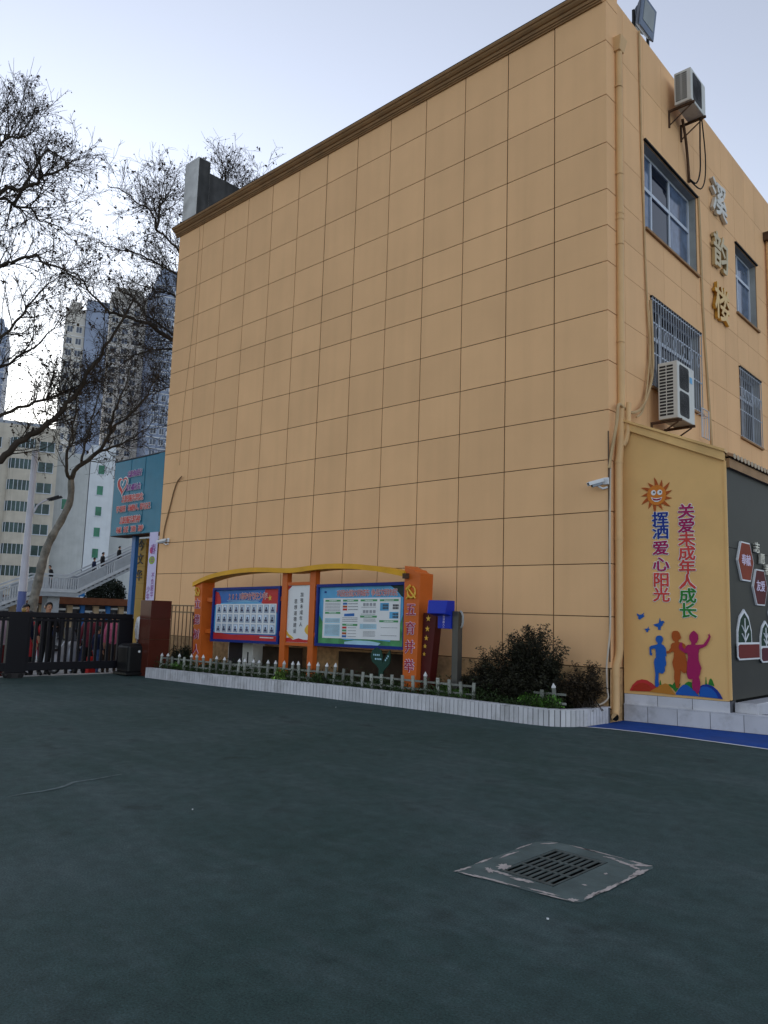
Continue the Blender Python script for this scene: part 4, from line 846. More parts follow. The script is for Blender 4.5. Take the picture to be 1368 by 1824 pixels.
# ------------------------------------------------------------------ gate, pillar, railing, entrance sign
gp = thing('gate_pillar', 'dark red tiled gate pillar with a flat top', 'pillar', (-10.13,-1.78,0))
MB().box((-10.36,-2.03,0),(-9.9,-1.52,.80)).box((-10.36,-2.03,.806),(-9.9,-1.52,1.25)).box((-10.36,-2.03,1.256),(-9.9,-1.52,1.66)).build('shaft', M_brown, gp, bevel=.006)
MB().box((-10.35,-2.02,.7),(-9.91,-1.53,1.5)).build('joint', M_joint, gp)
rg = thing('iron_railing', 'thin brown iron railing between gate pillar and notice board', 'railing', (-10.4,-.7,0))
bm_ = MB().box((-.009,-.009,0),(.009,.009,1.57)).mesh('bar', M_rail)
for k in range(10): add('bar', bm_, rg, Matrix.Translation((-11.2+k*.165,-.7,0)))
for z_ in (1.555,1.40,.2): MB().box((-11.3,-.713,z_),(-9.6,-.687,z_+.03)).build('rail', M_rail, rg)
gt = thing('sliding_gate', 'black metal sliding gate with upright bars across the entrance', 'gate', (-10.8,-5,0))
GXp = -10.8
MB().box((GXp-.05,-9,1.22),(GXp+.05,-1.98,1.335)).build('top_rail', M_black, gt, bevel=.01)
MB().box((GXp-.03,-9,1.15),(GXp+.03,-2.3,1.20)).build('upper_rail', M_black, gt)
MB().box((GXp-.05,-9,.135),(GXp+.05,-2.0,.30)).build('bottom_rail', M_black, gt, bevel=.01)
bm_ = MB().box((-.022,-.026,.28),(.022,.026,1.23)).mesh('gate_bar', M_black)
k = 0; y = -2.40
while y > -9:
    if not (-4.75 < y < -4.28): add('gate_bar', bm_, gt, Matrix.Translation((GXp,y,0)))
    y -= .134; k += 1
MB().box((GXp-.06,-4.72,.1),(GXp+.06,-4.31,1.30)).build('gate_post', M_black, gt, bevel=.01)
MB().box((GXp-.04,-2.30,.15),(GXp+.04,-1.94,1.24)).build('end_plate', M_black, gt, bevel=.01)
MB().lathe([(.035,1.336),(.045,1.36),(.04,1.40),(.015,1.42)], (GXp,-4.42,0), 10).build('cap_knob', mat('brass_knob',(.25,.15,.04),.4), gt)
for yc in (-4.52,):
    MB().prism([(yc-.23,.10),(yc+.21,.10),(yc+.15,.0),(yc-.15,.0)], lambda u,v,d:(GXp+d,u,v+.0), -.09, .09).build('wheel_truck', mat('dark_steel',(.045,.042,.045),.4,metal=.5), gt)
    for q in (-.12,.11): MB().lathe([(.045,-.02),(.045,.02)], (GXp+.1,yc+q,.05), 12, ax='x').build('wheel', M_blackp, gt)
t = thing('gate_motor_box', 'black rounded motor box on small wheels at the gate end', 'motor box', (-10.4,-2.0,0))
MB().box((-10.66,-2.36,.06),(-10.16,-1.84,.66)).build('housing', M_blackp, t, bevel=.05)
MB().box((-10.70,-2.40,.02),(-10.12,-1.82,.075)).build('base', M_blackp, t, bevel=.01)
MB().hexa([(-10.62,-2.32,.661),(-10.2,-2.32,.661),(-10.2,-1.88,.661),(-10.62,-1.88,.661),(-10.56,-2.26,.70),(-10.26,-2.26,.70),(-10.26,-1.93,.70),(-10.56,-1.93,.70)]).build('lid', M_blackp, t)
for x, y in ((-10.16,-2.26),(-10.16,-1.9),(-10.6,-2.29)): MB().lathe([(.028,-.015),(.028,.015)], (x,y,.028), 10, ax='y').build('caster', M_blackp, t)
MB().lathe([(.028,0),(.028,.004)], (-10.159,-2.10,.53), 12, ax='x').build('lock', M_white, t); MB().box((-10.16,-1.99,.22),(-10.156,-1.95,.27)).build('label_plate', mat('gilt_label',(.3,.25,.1),.5), t)

es = thing('entrance_sign', 'turquoise overhead entrance sign board with red and white slogan lettering', 'sign', (-14.7,.3,3.5))
MB().box((-16.07,.06,3.56),(-13.60,.62,5.78)).box((-13.595,.05,3.56),(-13.28,.62,5.79)).build('board', M_teal, es, bevel=.01)
MB().box((-16.10,.05,5.791),(-13.25,.63,5.82)).build('top_trim', M_ink, es)
b = MB()
for x in (-15.1,-14.3): b.box((x-.006,.052,3.57),(x+.006,.0595,5.77))
b.build('seam', mat('seam_blue',(.015,.1,.16),.5), es)
MB().box((-16.05,.08,3.545),(-13.3,.6,3.559)).build('soffit', mat('soffit_brown',(.10,.05,.035),.7), es)
FE = frame((0,.045,0),(1,0,0))
def slog(s, xc, z, sp, w, h, m=M_redl):
    its = [(ch, xc+(i-(len(s)-1)/2)*sp, z, w, h) for i, ch in enumerate(s) if ch != ' ']
    text('slogan_outline', es, M_white, FE, its, bold=.06, ext=.03, d=0); text('slogan', es, m, FE, its, bold=.0, ext=.02, d=.015)
slog('志愿服务理念', -14.87, 4.62, .20, .20, .20); slog('学习雷锋 奉献他人，提升自己', -14.80, 4.33, .136, .14, .18)
slog('志愿服务精神', -14.92, 3.99, .19, .19, .20); slog('奉献 友爱 互助 进步', -14.9, 3.71, .138, .15, .17)
slog('志愿你我行', -14.83, 5.34, .16, .15, .18, M_purple); slog('爱心暖社会', -14.85, 4.94, .16, .15, .18, M_purple)
def heart(cx, cz, k): return [(cx+k*.0625*16*math.sin(a)**3/1.0*.062*16/16*1.0, cz+k*.0625*(13*math.cos(a)-5*math.cos(2*a)-2*math.cos(3*a)-math.cos(4*a))/1.0*.062*16/16) for a in [i*2*math.pi/28 for i in range(28)]]
for nm_, k, m, d in (('heart_outline',5.3,M_white,.012),('heart',4.7,M_red,.018),('heart_inner',3.2,M_white,.022),('heart_core',2.7,M_teal,.026)):
    MB().prism(heart(-15.50+(.06 if 'inner' in nm_ or 'core' in nm_ else 0),5.05+(.02 if 'inner' in nm_ or 'core' in nm_ else 0),k), FE, d-.012, d).build(nm_, m, es)
MB().prism([(-15.50,5.06),(-15.46,5.02),(-15.36,5.16),(-15.39,5.18),(-15.46,5.08),(-15.48,5.10)], FE, .026, .03).build('tick', M_white, es)
bp_ = thing('sign_post', 'blue steel post carrying the turquoise entrance sign', 'post', (-15.1,.36,-.15))
MB().box((-15.2,.30,-.15),(-15.0,.42,3.55)).build('shaft', M_bpost, bp_, bevel=.01)
gc = thing('ochre_column', 'ochre entrance column with raised dark calligraphy beneath the turquoise sign', 'column', (-15.6,1.2,0))
for z0, z1 in ((-.15,.9),(.905,1.75),(1.755,2.20),(2.205,2.70),(2.705,3.12),(3.125,3.55)): MB().box((-15.95,.9,z0),(-15.42,1.9,z1)).build('cladding_panel', M_goldcol, gc)
MB().box((-15.94,.91,-.15),(-15.43,1.89,3.54)).build('core', M_joint, gc)
FG = frame((0,.898,0),(1,0,0))
for ch, z in (('今',3.34),('文',2.93),('华',2.44)):
    text('character', gc, M_ink, FG, [(ch,-15.70,z,.30,.30)], bold=.012, ext=.03, d=0)
gh = thing('gatehouse', 'small gatehouse wall with a blue window behind the entrance sign', 'building', (-14.4,1.8,0))
MB().box((-15.2,1.6,-.15),(-13.25,1.8,2.62)).build('wall', mat('gatehouse_brown',(.14,.085,.03),.7), gh)
MB().box((-15.2,1.62,2.62),(-13.25,1.78,3.6)).build('window', mat('gatehouse_glass',(.05,.10,.2),.15), gh)
MB().box((-15.25,1.52,2.60),(-13.25,1.6,2.70)).build('window_sill', M_white, gh); MB().box((-15.0,1.56,2.70),(-14.93,1.62,3.6)).build('mullion', M_white, gh)
bn = thing('vertical_banner', 'tall lilac banner with purple lettering hanging beside the gable', 'banner', (-13.35,-.02,1.6))
MB().box((-13.64,-.035,1.2),(-13.215,-.025,3.55)).build('cloth', M_banner, bn)
FV = frame((0,-.036,0),(1,0,0))
text('lettering', bn, M_purple, FV, [(ch,-13.52,1.98-i*.19,.16,.17) for i, ch in enumerate('少年强')]+[(ch,-13.33,2.36-i*.17,.14,.15) for i, ch in enumerate('不负韶华')], bold=.012, ext=.0, d=.003)
MB().prism(circ(-13.44,2.78,.15,.11), FV, 0, .004).build('green_patch', mat('lime_print',(.30,.42,.06),.6), bn); MB().prism(circ(-13.50,3.05,.08,.09), FV, 0, .004).build('pink_patch', mat('pink_print',(.55,.08,.16),.6), bn)
text('logo', bn, M_purple, FV, [('春',-13.40,3.08,.24,.26),('日',-13.42,2.80,.15,.17)], bold=.0, ext=.0, d=.007)

# ------------------------------------------------------------------ plants
def mesh_np(name, V, Fc, m):
    me = bpy.data.meshes.new(name); n = len(Fc); k = Fc.shape[1]
    me.vertices.add(len(V)); me.vertices.foreach_set('co', V.astype(np.float32).ravel())
    me.loops.add(n*k); me.loops.foreach_set('vertex_index', Fc.astype(np.int32).ravel())
    me.polygons.add(n); me.polygons.foreach_set('loop_start', np.arange(0, n*k, k, dtype=np.int32)); me.polygons.foreach_set('loop_total', np.full(n, k, dtype=np.int32))
    me.materials.append(m); me.update(calc_edges=True); me.validate(); return me
def unit(a): return a/np.maximum(np.linalg.norm(a, axis=-1, keepdims=True), 1e-9)
def leaf_mesh(name, C, A, m, L, Wd, rng, fold=.35):
    n = len(C); A = unit(A); S = unit(np.cross(A, rng.normal(size=(n,3)))); Nn = np.cross(A, S)
    l = (L*rng.uniform(.6,1.25,(n,1))); w = Wd*rng.uniform(.7,1.2,(n,1))
    V = np.stack([C-A*l*.5, C+S*w*.5+Nn*w*fold, C+A*l*.5, C-S*w*.5+Nn*w*fold], 1).reshape(-1,3)
    F = np.arange(4*n).reshape(n,4); return mesh_np(name, V, F, m)
def shrub(name, label, base, blobs, nst, nl, L, Wd, m, seed, cat='shrub', flat=.5, group=None):
    rng = np.random.default_rng(seed); t = thing(name, label, cat, base, group); b0 = np.array(base)
    st = MB(); Cs = []; As = []
    for k in range(nst):
        c, r = blobs[rng.integers(len(blobs))]; c = np.array(c); r = np.array(r)
        d = rng.normal(size=3); d /= np.linalg.norm(d); end = c+d*r*rng.uniform(.55,1.05)
        if end[2] < base[2]+.05: end[2] = base[2]+rng.uniform(.05,.2)
        s = b0+np.array([(c[0]-b0[0])*.6+rng.normal()*.12,(c[1]-b0[1])*.6+rng.normal()*.08,0]); mid = (s+end)/2+np.array([0,0,.08])
        st.tube([s, mid, end], [.007,.005,.002], 4, cap=False)
        q = int(nl/nst); tt = rng.uniform(.45,1.08,(q,1)); P = s*(1-tt)**2+2*mid*tt*(1-tt)+end*tt**2
        ph = rng.uniform(0,2*np.pi,(q,1)); rr_ = rng.uniform(.0,.11,(q,1))*(1.2-tt*.5)
        off = np.concatenate([np.cos(ph)*rr_, np.sin(ph)*rr_, rng.normal(size=(q,1))*.018-rr_*.25], 1)
        Cs.append(P+off); a = off.copy(); a[:,2] = rng.normal(size=q)*.03*flat; As.append(a+rng.normal(size=(q,3))*.01)
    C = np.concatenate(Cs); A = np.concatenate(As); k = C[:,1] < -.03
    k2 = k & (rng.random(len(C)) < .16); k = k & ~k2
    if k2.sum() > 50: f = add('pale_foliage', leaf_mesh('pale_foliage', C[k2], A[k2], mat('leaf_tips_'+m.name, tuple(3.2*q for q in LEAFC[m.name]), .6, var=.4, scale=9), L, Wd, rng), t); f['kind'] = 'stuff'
    st.build('stem', M_twig, t); f = add('foliage', leaf_mesh('foliage', C[k], A[k], m, L, Wd, rng), t); f['kind'] = 'stuff'
    return t
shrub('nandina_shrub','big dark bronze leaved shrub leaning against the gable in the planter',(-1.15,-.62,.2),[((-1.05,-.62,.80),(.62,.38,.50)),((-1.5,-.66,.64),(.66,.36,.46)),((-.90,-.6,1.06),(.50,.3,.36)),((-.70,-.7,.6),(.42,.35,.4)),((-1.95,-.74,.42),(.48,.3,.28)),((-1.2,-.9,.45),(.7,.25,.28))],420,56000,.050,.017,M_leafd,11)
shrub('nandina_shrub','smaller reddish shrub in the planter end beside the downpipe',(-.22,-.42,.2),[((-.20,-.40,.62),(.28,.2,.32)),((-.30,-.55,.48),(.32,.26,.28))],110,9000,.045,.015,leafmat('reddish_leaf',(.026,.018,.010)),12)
shrub('bright_shrub','low bright green clipped shrub at the planter edge',(-.62,-.98,.2),[((-.64,-.98,.32),(.36,.13,.11))],60,4200,.032,.02,M_leafg,13)
shrub('weed_clump','bright green weed clump below the phone box post',(-2.35,-1.0,.2),[((-2.35,-1.02,.30),(.30,.16,.12)),((-2.05,-1.0,.28),(.2,.15,.12))],40,1700,.06,.014,M_leafg,14,'weed',2.5,'weeds in the planter')
shrub('weed_clump','pale green weed tuft under the middle of the notice board',(-5.95,-1.52,.2),[((-5.95,-1.54,.30),(.11,.08,.14))],14,380,.09,.022,leafmat('pale_weed',(.09,.15,.03)),15,'weed',3,'weeds in the planter')
shrub('weed_clump','small green weed tuft left of the right poster post',(-5.05,-1.34,.2),[((-5.05,-1.36,.30),(.14,.08,.12))],14,420,.07,.018,M_leafc,16,'weed',3,'weeds in the planter')
shrub('weed_clump','green weeds at the left end of the picket fence',(-8.95,-1.82,.2),[((-8.95,-1.84,.27),(.22,.1,.10))],20,700,.06,.016,M_leafg,17,'weed',3,'weeds in the planter')
shrub('dark_shrub','dark leafy shrub behind the picket fence beside the gate pillar',(-10.2,-.95,.1),[((-10.25,-.95,.42),(.34,.25,.26))],60,3600,.05,.018,leafmat('dark_leaf',(.015,.02,.01)),18)
rng = np.random.default_rng(21)
n = 24000; u = rng.uniform(0,1,n); xs = -9.6+u*9.3; ys0 = np.interp(xs,[p[0] for p in FR],[p[1] for p in FR])+.1
C = np.stack([xs, ys0+rng.uniform(0,1,n)**1.6*(np.maximum(-.15-ys0,.1)), .20+np.abs(rng.normal(0,.075,n))*(.7+.8*np.sin(xs*3.1)**2)], 1)
A = rng.normal(size=(n,3)); A[:,2] = np.abs(A[:,2])*1.2
tag(add('ground_cover', leaf_mesh('ground_cover', C, A, M_leafc, .055, .016, rng)), 'low dark green ground cover filling the planter bed', 'ground cover', kind='stuff')

# ------------------------------------------------------------------ bare plane trees
TREES={
'T1':{
 'trunk':[(-21.98,0.42,1.21),(-21.93,0.52,2.15),(-21.9,0.6,2.83),(-21.86,0.69,3.41),(-21.78,0.87,3.98),(-21.68,1.11,4.59),(-21.59,1.29,5.26),(-21.61,1.26,5.97)],
 'a':[(-21.61,1.26,5.97),(-21.31,0.91,6.19),(-20.94,0.73,6.77),(-20.52,0.64,7.18),(-20.12,0.52,7.98),(-19.73,0.4,8.88)],
 'b':[(-21.61,1.26,5.97),(-21.37,1.39,6.46),(-21.04,1.7,6.83),(-20.73,1.96,7.21),(-20.5,2.05,7.73),(-20.24,2.19,8.06),(-19.9,2.5,8.42),(-19.52,2.85,9.11),(-19.18,3.11,10.06)],
 'c':[(-21.48,1.54,6.54),(-21.73,1.72,7.42),(-21.94,1.98,8.11),(-22.18,2.16,8.71),(-22.38,2.44,9.84),(-22.6,2.68,11.08)],
 'd':[(-21.04,1.7,6.83),(-20.92,2.18,7.19),(-20.75,2.73,7.48),(-20.57,3.27,7.98),(-20.39,3.82,8.67)],
 'e':[(-20.5,2.05,7.73),(-19.85,1.84,8.32),(-19.13,1.76,9.09),(-18.45,1.59,9.93)],
},
'T2':{
 'trunk':[(-18.33,-4.24,1.18),(-18.31,-4.2,2.88),(-18.26,-4.02,4.47),(-18.11,-3.53,5.01),(-18.08,-3.45,5.35)],
 'a':[(-18.08,-3.45,5.35),(-17.77,-2.64,5.66),(-17.64,-2.36,6.01),(-17.46,-1.97,6.45),(-17.3,-1.64,6.73),(-17.14,-1.35,7.18),(-16.99,-1.06,7.66),(-16.85,-0.83,8.1),(-16.72,-0.61,8.71),(-16.58,-0.39,9.19),(-16.48,-0.25,9.64),(-16.31,0.03,10.28),(-16.14,0.31,11.11)],
 'b':[(-18.13,-3.6,5.82),(-17.82,-2.74,6.94),(-17.56,-2.12,7.32),(-17.28,-1.48,7.69),(-16.99,-0.85,8.12),(-16.74,-0.37,8.42)],
 'c':[(-18.32,-4.2,9.69),(-18.01,-3.93,12.1),(-17.62,-3.41,13.52),(-17.27,-3.05,13.73),(-16.91,-2.67,13.89),(-16.68,-2.67,14.02),(-16.4,-2.54,14.04),(-16.08,-2.31,14.2),(-15.78,-2.14,14.43)],
 'd':[(-18.27,-4.04,12.66),(-18.21,-3.2,13.65),(-18.26,-2.76,13.63),(-18.29,-2.25,13.72),(-18.37,-1.93,13.51),(-18.37,-1.4,13.58),(-18.38,-0.91,13.41)],
 'e':[(-18.29,-4.13,10.39),(-17.66,-3.2,11.34),(-17.24,-2.98,11.47),(-16.78,-2.66,11.59),(-16.31,-2.34,11.31),(-15.8,-1.94,11.04),(-15.37,-1.76,10.64)],
 'f':[(-18.01,-3.93,12.1),(-17.83,-3.7,14.06),(-17.66,-3.54,15.06),(-17.42,-3.17,15.32),(-17.2,-2.86,15.5),(-17.03,-2.73,15.68)],
 'g':[(-17.83,-3.7,14.06),(-17.85,-3.67,15.16),(-17.86,-3.61,15.83),(-17.87,-3.56,16.22)],
 'h':[(-18.2,-3.82,8.43),(-17.82,-2.95,9.27),(-17.56,-2.48,10.04),(-17.34,-2.14,10.8),(-17.12,-1.84,11.2)],
 'i':[(-18.08,-3.45,5.35),(-18.38,-3.91,8.44),(-18.32,-4.2,9.69),(-18.27,-4.04,12.66)],
 'j':[(-18.26,-2.76,13.63),(-18.46,-2.42,14.52),(-18.57,-1.88,15.96),(-18.73,-1.46,16.13),(-18.88,-1.04,16.09)],
 'k':[(-18.19,-3.79,8.1),(-18.42,-2.66,8.52),(-18.73,-1.84,9.25),(-19.03,-1.07,10.09),(-19.42,-0.52,11.12)],
},
'T3':{
 'trunk':[(-19.66,6.66,1.4),(-19.76,6.52,3.79),(-19.89,6.33,5.99),(-20.03,6.13,8.23),(-20.15,5.95,10.05),(-20.23,5.83,11.42)],
 'a':[(-20.16,5.93,10.5),(-20.65,4.98,11.75),(-20.82,4.51,11.97),(-20.99,4.02,12.22),(-21.1,3.61,12.4),(-21.25,3.14,12.47),(-21.38,2.68,12.56),(-21.49,2.24,12.52),(-21.54,1.91,12.73),(-21.72,1.31,13.28),(-21.78,0.93,13.69),(-21.9,0.39,13.75)],
 'b':[(-20.65,4.98,11.75),(-21.15,4.43,12.44),(-21.61,3.92,12.89),(-21.93,3.65,13.28),(-22.13,3.58,13.54),(-22.51,3.17,13.86)],
 'c':[(-20.08,6.05,9.14),(-20.85,5.15,11.37),(-21.25,4.8,11.76),(-21.82,4.14,11.65),(-22.22,3.76,11.49),(-22.5,3.57,11.34),(-22.85,3.24,10.81)],
 'd':[(-20.23,5.83,11.42),(-20.42,5.22,13.63),(-20.64,4.52,14.51),(-20.87,3.78,14.83),(-21.1,2.99,15.02),(-21.28,2.27,15.03),(-21.42,1.57,15.02)],
 'e':[(-20.49,5.42,13.24),(-20.51,4.79,14.92),(-20.43,4.33,15.43),(-20.42,3.73,15.77),(-20.36,3.19,15.94),(-20.15,2.92,16.33),(-20.13,2.31,16.52),(-20.13,1.63,16.71),(-20.09,0.99,16.68)],
 'f':[(-20.36,3.19,15.94),(-21.01,3.65,17.24),(-21.6,4.22,18.21),(-22.27,4.63,19.89)],
 'g':[(-20.23,5.83,11.42),(-20.05,5.73,14.17),(-19.9,5.6,16.46),(-19.71,5.51,17.81),(-19.45,5.54,18.69),(-19.25,5.48,18.95)],
 'h':[(-20.22,5.84,16.18),(-19.85,5.84,17.63),(-19.4,5.94,18.25),(-19.0,5.98,18.6)],
 'i':[(-20.05,5.73,14.17),(-20.89,5.64,16.56),(-21.63,5.68,18.32),(-22.21,5.98,19.56)],
 'j':[(-19.9,5.6,16.46),(-19.62,6.27,17.81),(-19.43,6.78,18.63),(-19.38,7.1,19.07)],
 'k':[(-19.99,6.19,7.78),(-20.64,5.11,9.94),(-20.89,4.63,10.1),(-21.12,4.17,9.8),(-21.28,3.81,9.3)],
 'l':[(-20.23,5.83,11.42),(-21.01,5.23,13.31),(-21.73,4.7,14.28),(-22.44,4.13,14.48),(-23.02,3.75,14.8)],
},
}
class TB:
    def __init__(s): s.V = []; s.F = []; s.n = 0
    def tube(s, P, rad, k):
        m = len(P); T = unit(np.gradient(P, axis=0)); ref = np.array([0.,0,1]) if abs(T[:,2]).mean() < .8 else np.array([1.,0,0])
        U = unit(np.cross(T, ref)); Vv = np.cross(T, U); a = np.arange(k)*2*np.pi/k
        R_ = P[:,None,:]+(U[:,None,:]*np.cos(a)[None,:,None]+Vv[:,None,:]*np.sin(a)[None,:,None])*np.asarray(rad)[:,None,None]
        s.V.append(R_.reshape(-1,3)); i = np.arange(m-1)[:,None]*k; j = np.arange(k)[None,:]; j2 = (j+1) % k
        s.F.append((np.stack([i+j, i+j2, i+k+j2, i+k+j], -1).reshape(-1,4))+s.n); s.n += m*k
    def obj(s, name, m, par): return add(name, mesh_np(name, np.concatenate(s.V), np.concatenate(s.F), m), par)
def smooth(P, k=4):
    P = np.array(P, float); out = []
    for i in range(len(P)-1):
        a, b_, c, d = P[max(i-1,0)], P[i], P[i+1], P[min(i+2,len(P)-1)]
        for q in range(k):
            t = q/k; out.append(.5*((2*b_)+(c-a)*t+(2*a-5*b_+4*c-d)*t*t+(3*b_-a-3*c+d)*t**3))
    out.append(P[-1]); return np.array(out)
def plane_tree(key, label, rads, seed, dens=(2.6,3.6,4.5), ymax=None):
    D = TREES[key]; rng = np.random.default_rng(seed); base = D['trunk'][0]
    t = thing('plane_tree', label, 'tree', (base[0],base[1],-.6), 'bare plane trees along the street')
    trunk, limb, twig = TB(), TB(), TB(); balls = []
    def child(P, t_, L, spread, up, n):
        i = min(int(t_*(len(P)-1)), len(P)-2); p0 = P[i]+(P[i+1]-P[i])*(t_*(len(P)-1)-i); tan = unit(P[i+1]-P[i])
        rv = rng.normal(size=3); rv -= tan*rv.dot(tan); rv = unit(rv); d = unit(tan*math.cos(spread)+rv*math.sin(spread)+np.array([0,0,up]))
        pts = [p0]; st = L/n
        for q in range(n):
            d = unit(d+rng.normal(size=3)*.15+np.array([0,0,up*.25])); pts.append(pts[-1]+d*st)
        return np.array(pts)
    for k, pts in D.items():
        P = np.array(pts)
        if k == 'trunk':
            P = np.vstack([[P[0][0]-.05,P[0][1]-.05,-1.0], P]); P = smooth(P)
            r0, r1 = rads['trunk']; trunk.tube(P, np.linspace(r0, r1, len(P))*(1+.08*np.sin(np.arange(len(P))*1.7)), 12); continue
        P = smooth(P, 3); P[1:-1] += rng.normal(size=P[1:-1].shape)*.03
        r0, r1 = rads.get(k, (.055,.012)); limb.tube(P, np.linspace(r0, r1, len(P)), 7)
        Ln = np.linalg.norm(np.diff(P, axis=0), axis=1).sum()
        for _ in range(int(Ln*dens[0])):
            t1 = rng.uniform(.12,1); L1 = rng.uniform(.6,1.9)*(1.15-.45*t1)
            Q = child(P, t1, L1, rng.uniform(.5,1.25), .22, 6); rr1 = min(.02, max(.009, r0*(1-t1)*.5+.006)); limb.tube(Q, np.linspace(rr1, .006, 7), 4)
            for _ in range(int(L1*dens[1])+1):
                L2 = rng.uniform(.3,.9); Q2 = child(Q, rng.uniform(.1,1), L2, rng.uniform(.4,1.2), .15, 4); twig.tube(Q2, np.linspace(.008,.0045,5), 3)
                for _ in range(int(L2*dens[2])+1):
                    L3 = rng.uniform(.12,.5); Q3 = child(Q2, rng.uniform(.1,1), L3, rng.uniform(.4,1.3), .05, 2); twig.tube(Q3, np.array([.006,.005,.004]), 3)
                    if rng.random() < .30: balls.append(Q3[-1])
    trunk.obj('trunk', M_bark, t); limb.obj('limb', M_twig if key != 'T1' else mat('limb_bark',(.08,.07,.058),.9,var=.3), t)
    o = twig.obj('twig', M_twig, t); o['kind'] = 'stuff'
    B = np.array(balls); oc = np.array([(1,0,0),(-1,0,0),(0,1,0),(0,-1,0),(0,0,1.1),(0,0,-1.1)]); of = np.array([(0,2,4),(2,1,4),(1,3,4),(3,0,4),(2,0,5),(1,2,5),(3,1,5),(0,3,5)])
    rr_ = rng.uniform(.016,.032,(len(B),1,1)); V = B[:,None,:]+oc[None]*rr_+np.array([0,0,-.05]); F = of[None]+np.arange(len(B))[:,None,None]*6
    o = add('seed_ball', mesh_np('seed_ball', V.reshape(-1,3), F.reshape(-1,3), M_seed), t); o['kind'] = 'stuff'
    k = rng.permutation(len(B))[:int(len(B)*.18)]; C = np.repeat(B[k], 3, 0)+rng.normal(size=(len(k)*3,3))*.03
    o = add('dead_leaf', leaf_mesh('dead_leaf', C, rng.normal(size=C.shape), mat('dead_leaf',(.045,.03,.018),.8,var=.4), .11, .08, rng), t); o['kind'] = 'stuff'
    return t
plane_tree('T1','bare plane tree with curved pale trunk forking behind the street lamp',{'trunk':(.17,.11),'a':(.07,.02),'b':(.09,.02),'c':(.05,.015)},31,(4.8,4.8,4.8))
plane_tree('T2','bare plane tree reaching in from the left edge with a long grey bough',{'trunk':(.26,.16),'a':(.11,.03),'b':(.06,.02),'c':(.08,.02),'e':(.06,.02),'i':(.13,.08)},32,(5.4,5.0,5.0))
plane_tree('T3','bare plane tree rising behind the school building on its left',{'trunk':(.24,.15),'a':(.10,.02),'d':(.06,.015),'e':(.06,.015),'g':(.08,.015)},33,(5.6,5.0,5.0))

# ------------------------------------------------------------------ the street
lp = thing('street_lamp', 'white street lamp pole with blue foot and dark lamp head', 'street lamp', (-18.4,-1.39,-.25))
MB().lathe([(.14,-.3),(.125,1.86)], (-18.4,-1.4,0), 14).build('foot', mat('lamp_blue',(.10,.13,.30),.5), lp, smooth=True)
MB().lathe([(.125,1.862),(.10,3.7),(.085,6.2)], (-18.4,-1.4,0), 14).build('pole', mat('lamp_white',(.52,.52,.58),.45,var=.08), lp, smooth=True)
MB().tube([(-18.4,-1.40,3.7),(-18.36,-1.33,4.2),(-18.32,-1.22,4.5),(-18.26,-1.05,4.66),(-18.21,-.95,4.7)], .028, 8).build('arm', MATS['lamp_white'], lp, smooth=True)
MB().hexa([(-18.25,-1.0,4.68),(-18.18,-.98,4.68),(-18.10,-.66,4.82),(-18.22,-.64,4.82),(-18.24,-1.0,4.74),(-18.19,-.98,4.74),(-18.10,-.68,4.88),(-18.22,-.66,4.88)]).hexa([(-18.30,-.92,4.66),(-18.12,-.88,4.66),(-18.06,-.56,4.80),(-18.26,-.55,4.80),(-18.27,-.9,4.73),(-18.15,-.86,4.73),(-18.10,-.6,4.87),(-18.23,-.6,4.87)]).build('lamp_head', mat('lamp_dark',(.02,.02,.022),.4), lp, bevel=.01)

# footbridge stairs
fb = thing('footbridge', 'white pedestrian footbridge stairs with slatted railings crossing behind the gate', 'footbridge', (-45,12,-1))
X0, X1 = -46.6, -45.0
def flight(y0, z0, y1, z1, nm):     # z = walking level
    n = max(2, int(abs(y1-y0)/.3)); b = MB()
    b.hexa([(X0,y0,z0-.42),(X1,y0,z0-.42),(X1,y1,z1-.42),(X0,y1,z1-.42),(X0,y0,z0-.12),(X1,y0,z0-.12),(X1,y1,z1-.12),(X0,y1,z1-.12)])
    if z0 != z1:
        for k in range(n):
            ya, yb = y0+(y1-y0)*k/n, y0+(y1-y0)*(k+1)/n; za = z0+(z1-z0)*(k+.5)/n; b.box((X0,ya,za-.2),(X1,yb,za))
    else: b.box((X0,y0,z0-.12),(X1,y1,z0))
    b.build(nm, M_bridge_g, fb)
pts = [(6.0,.55),(10.5,2.42),(12.9,2.42),(20.5,6.4),(44,6.4)]
for (a, c), (e, g), nm in zip(pts[:-1], pts[1:], ('lower_flight','landing','upper_flight','deck')): flight(a,c,e,g,nm)
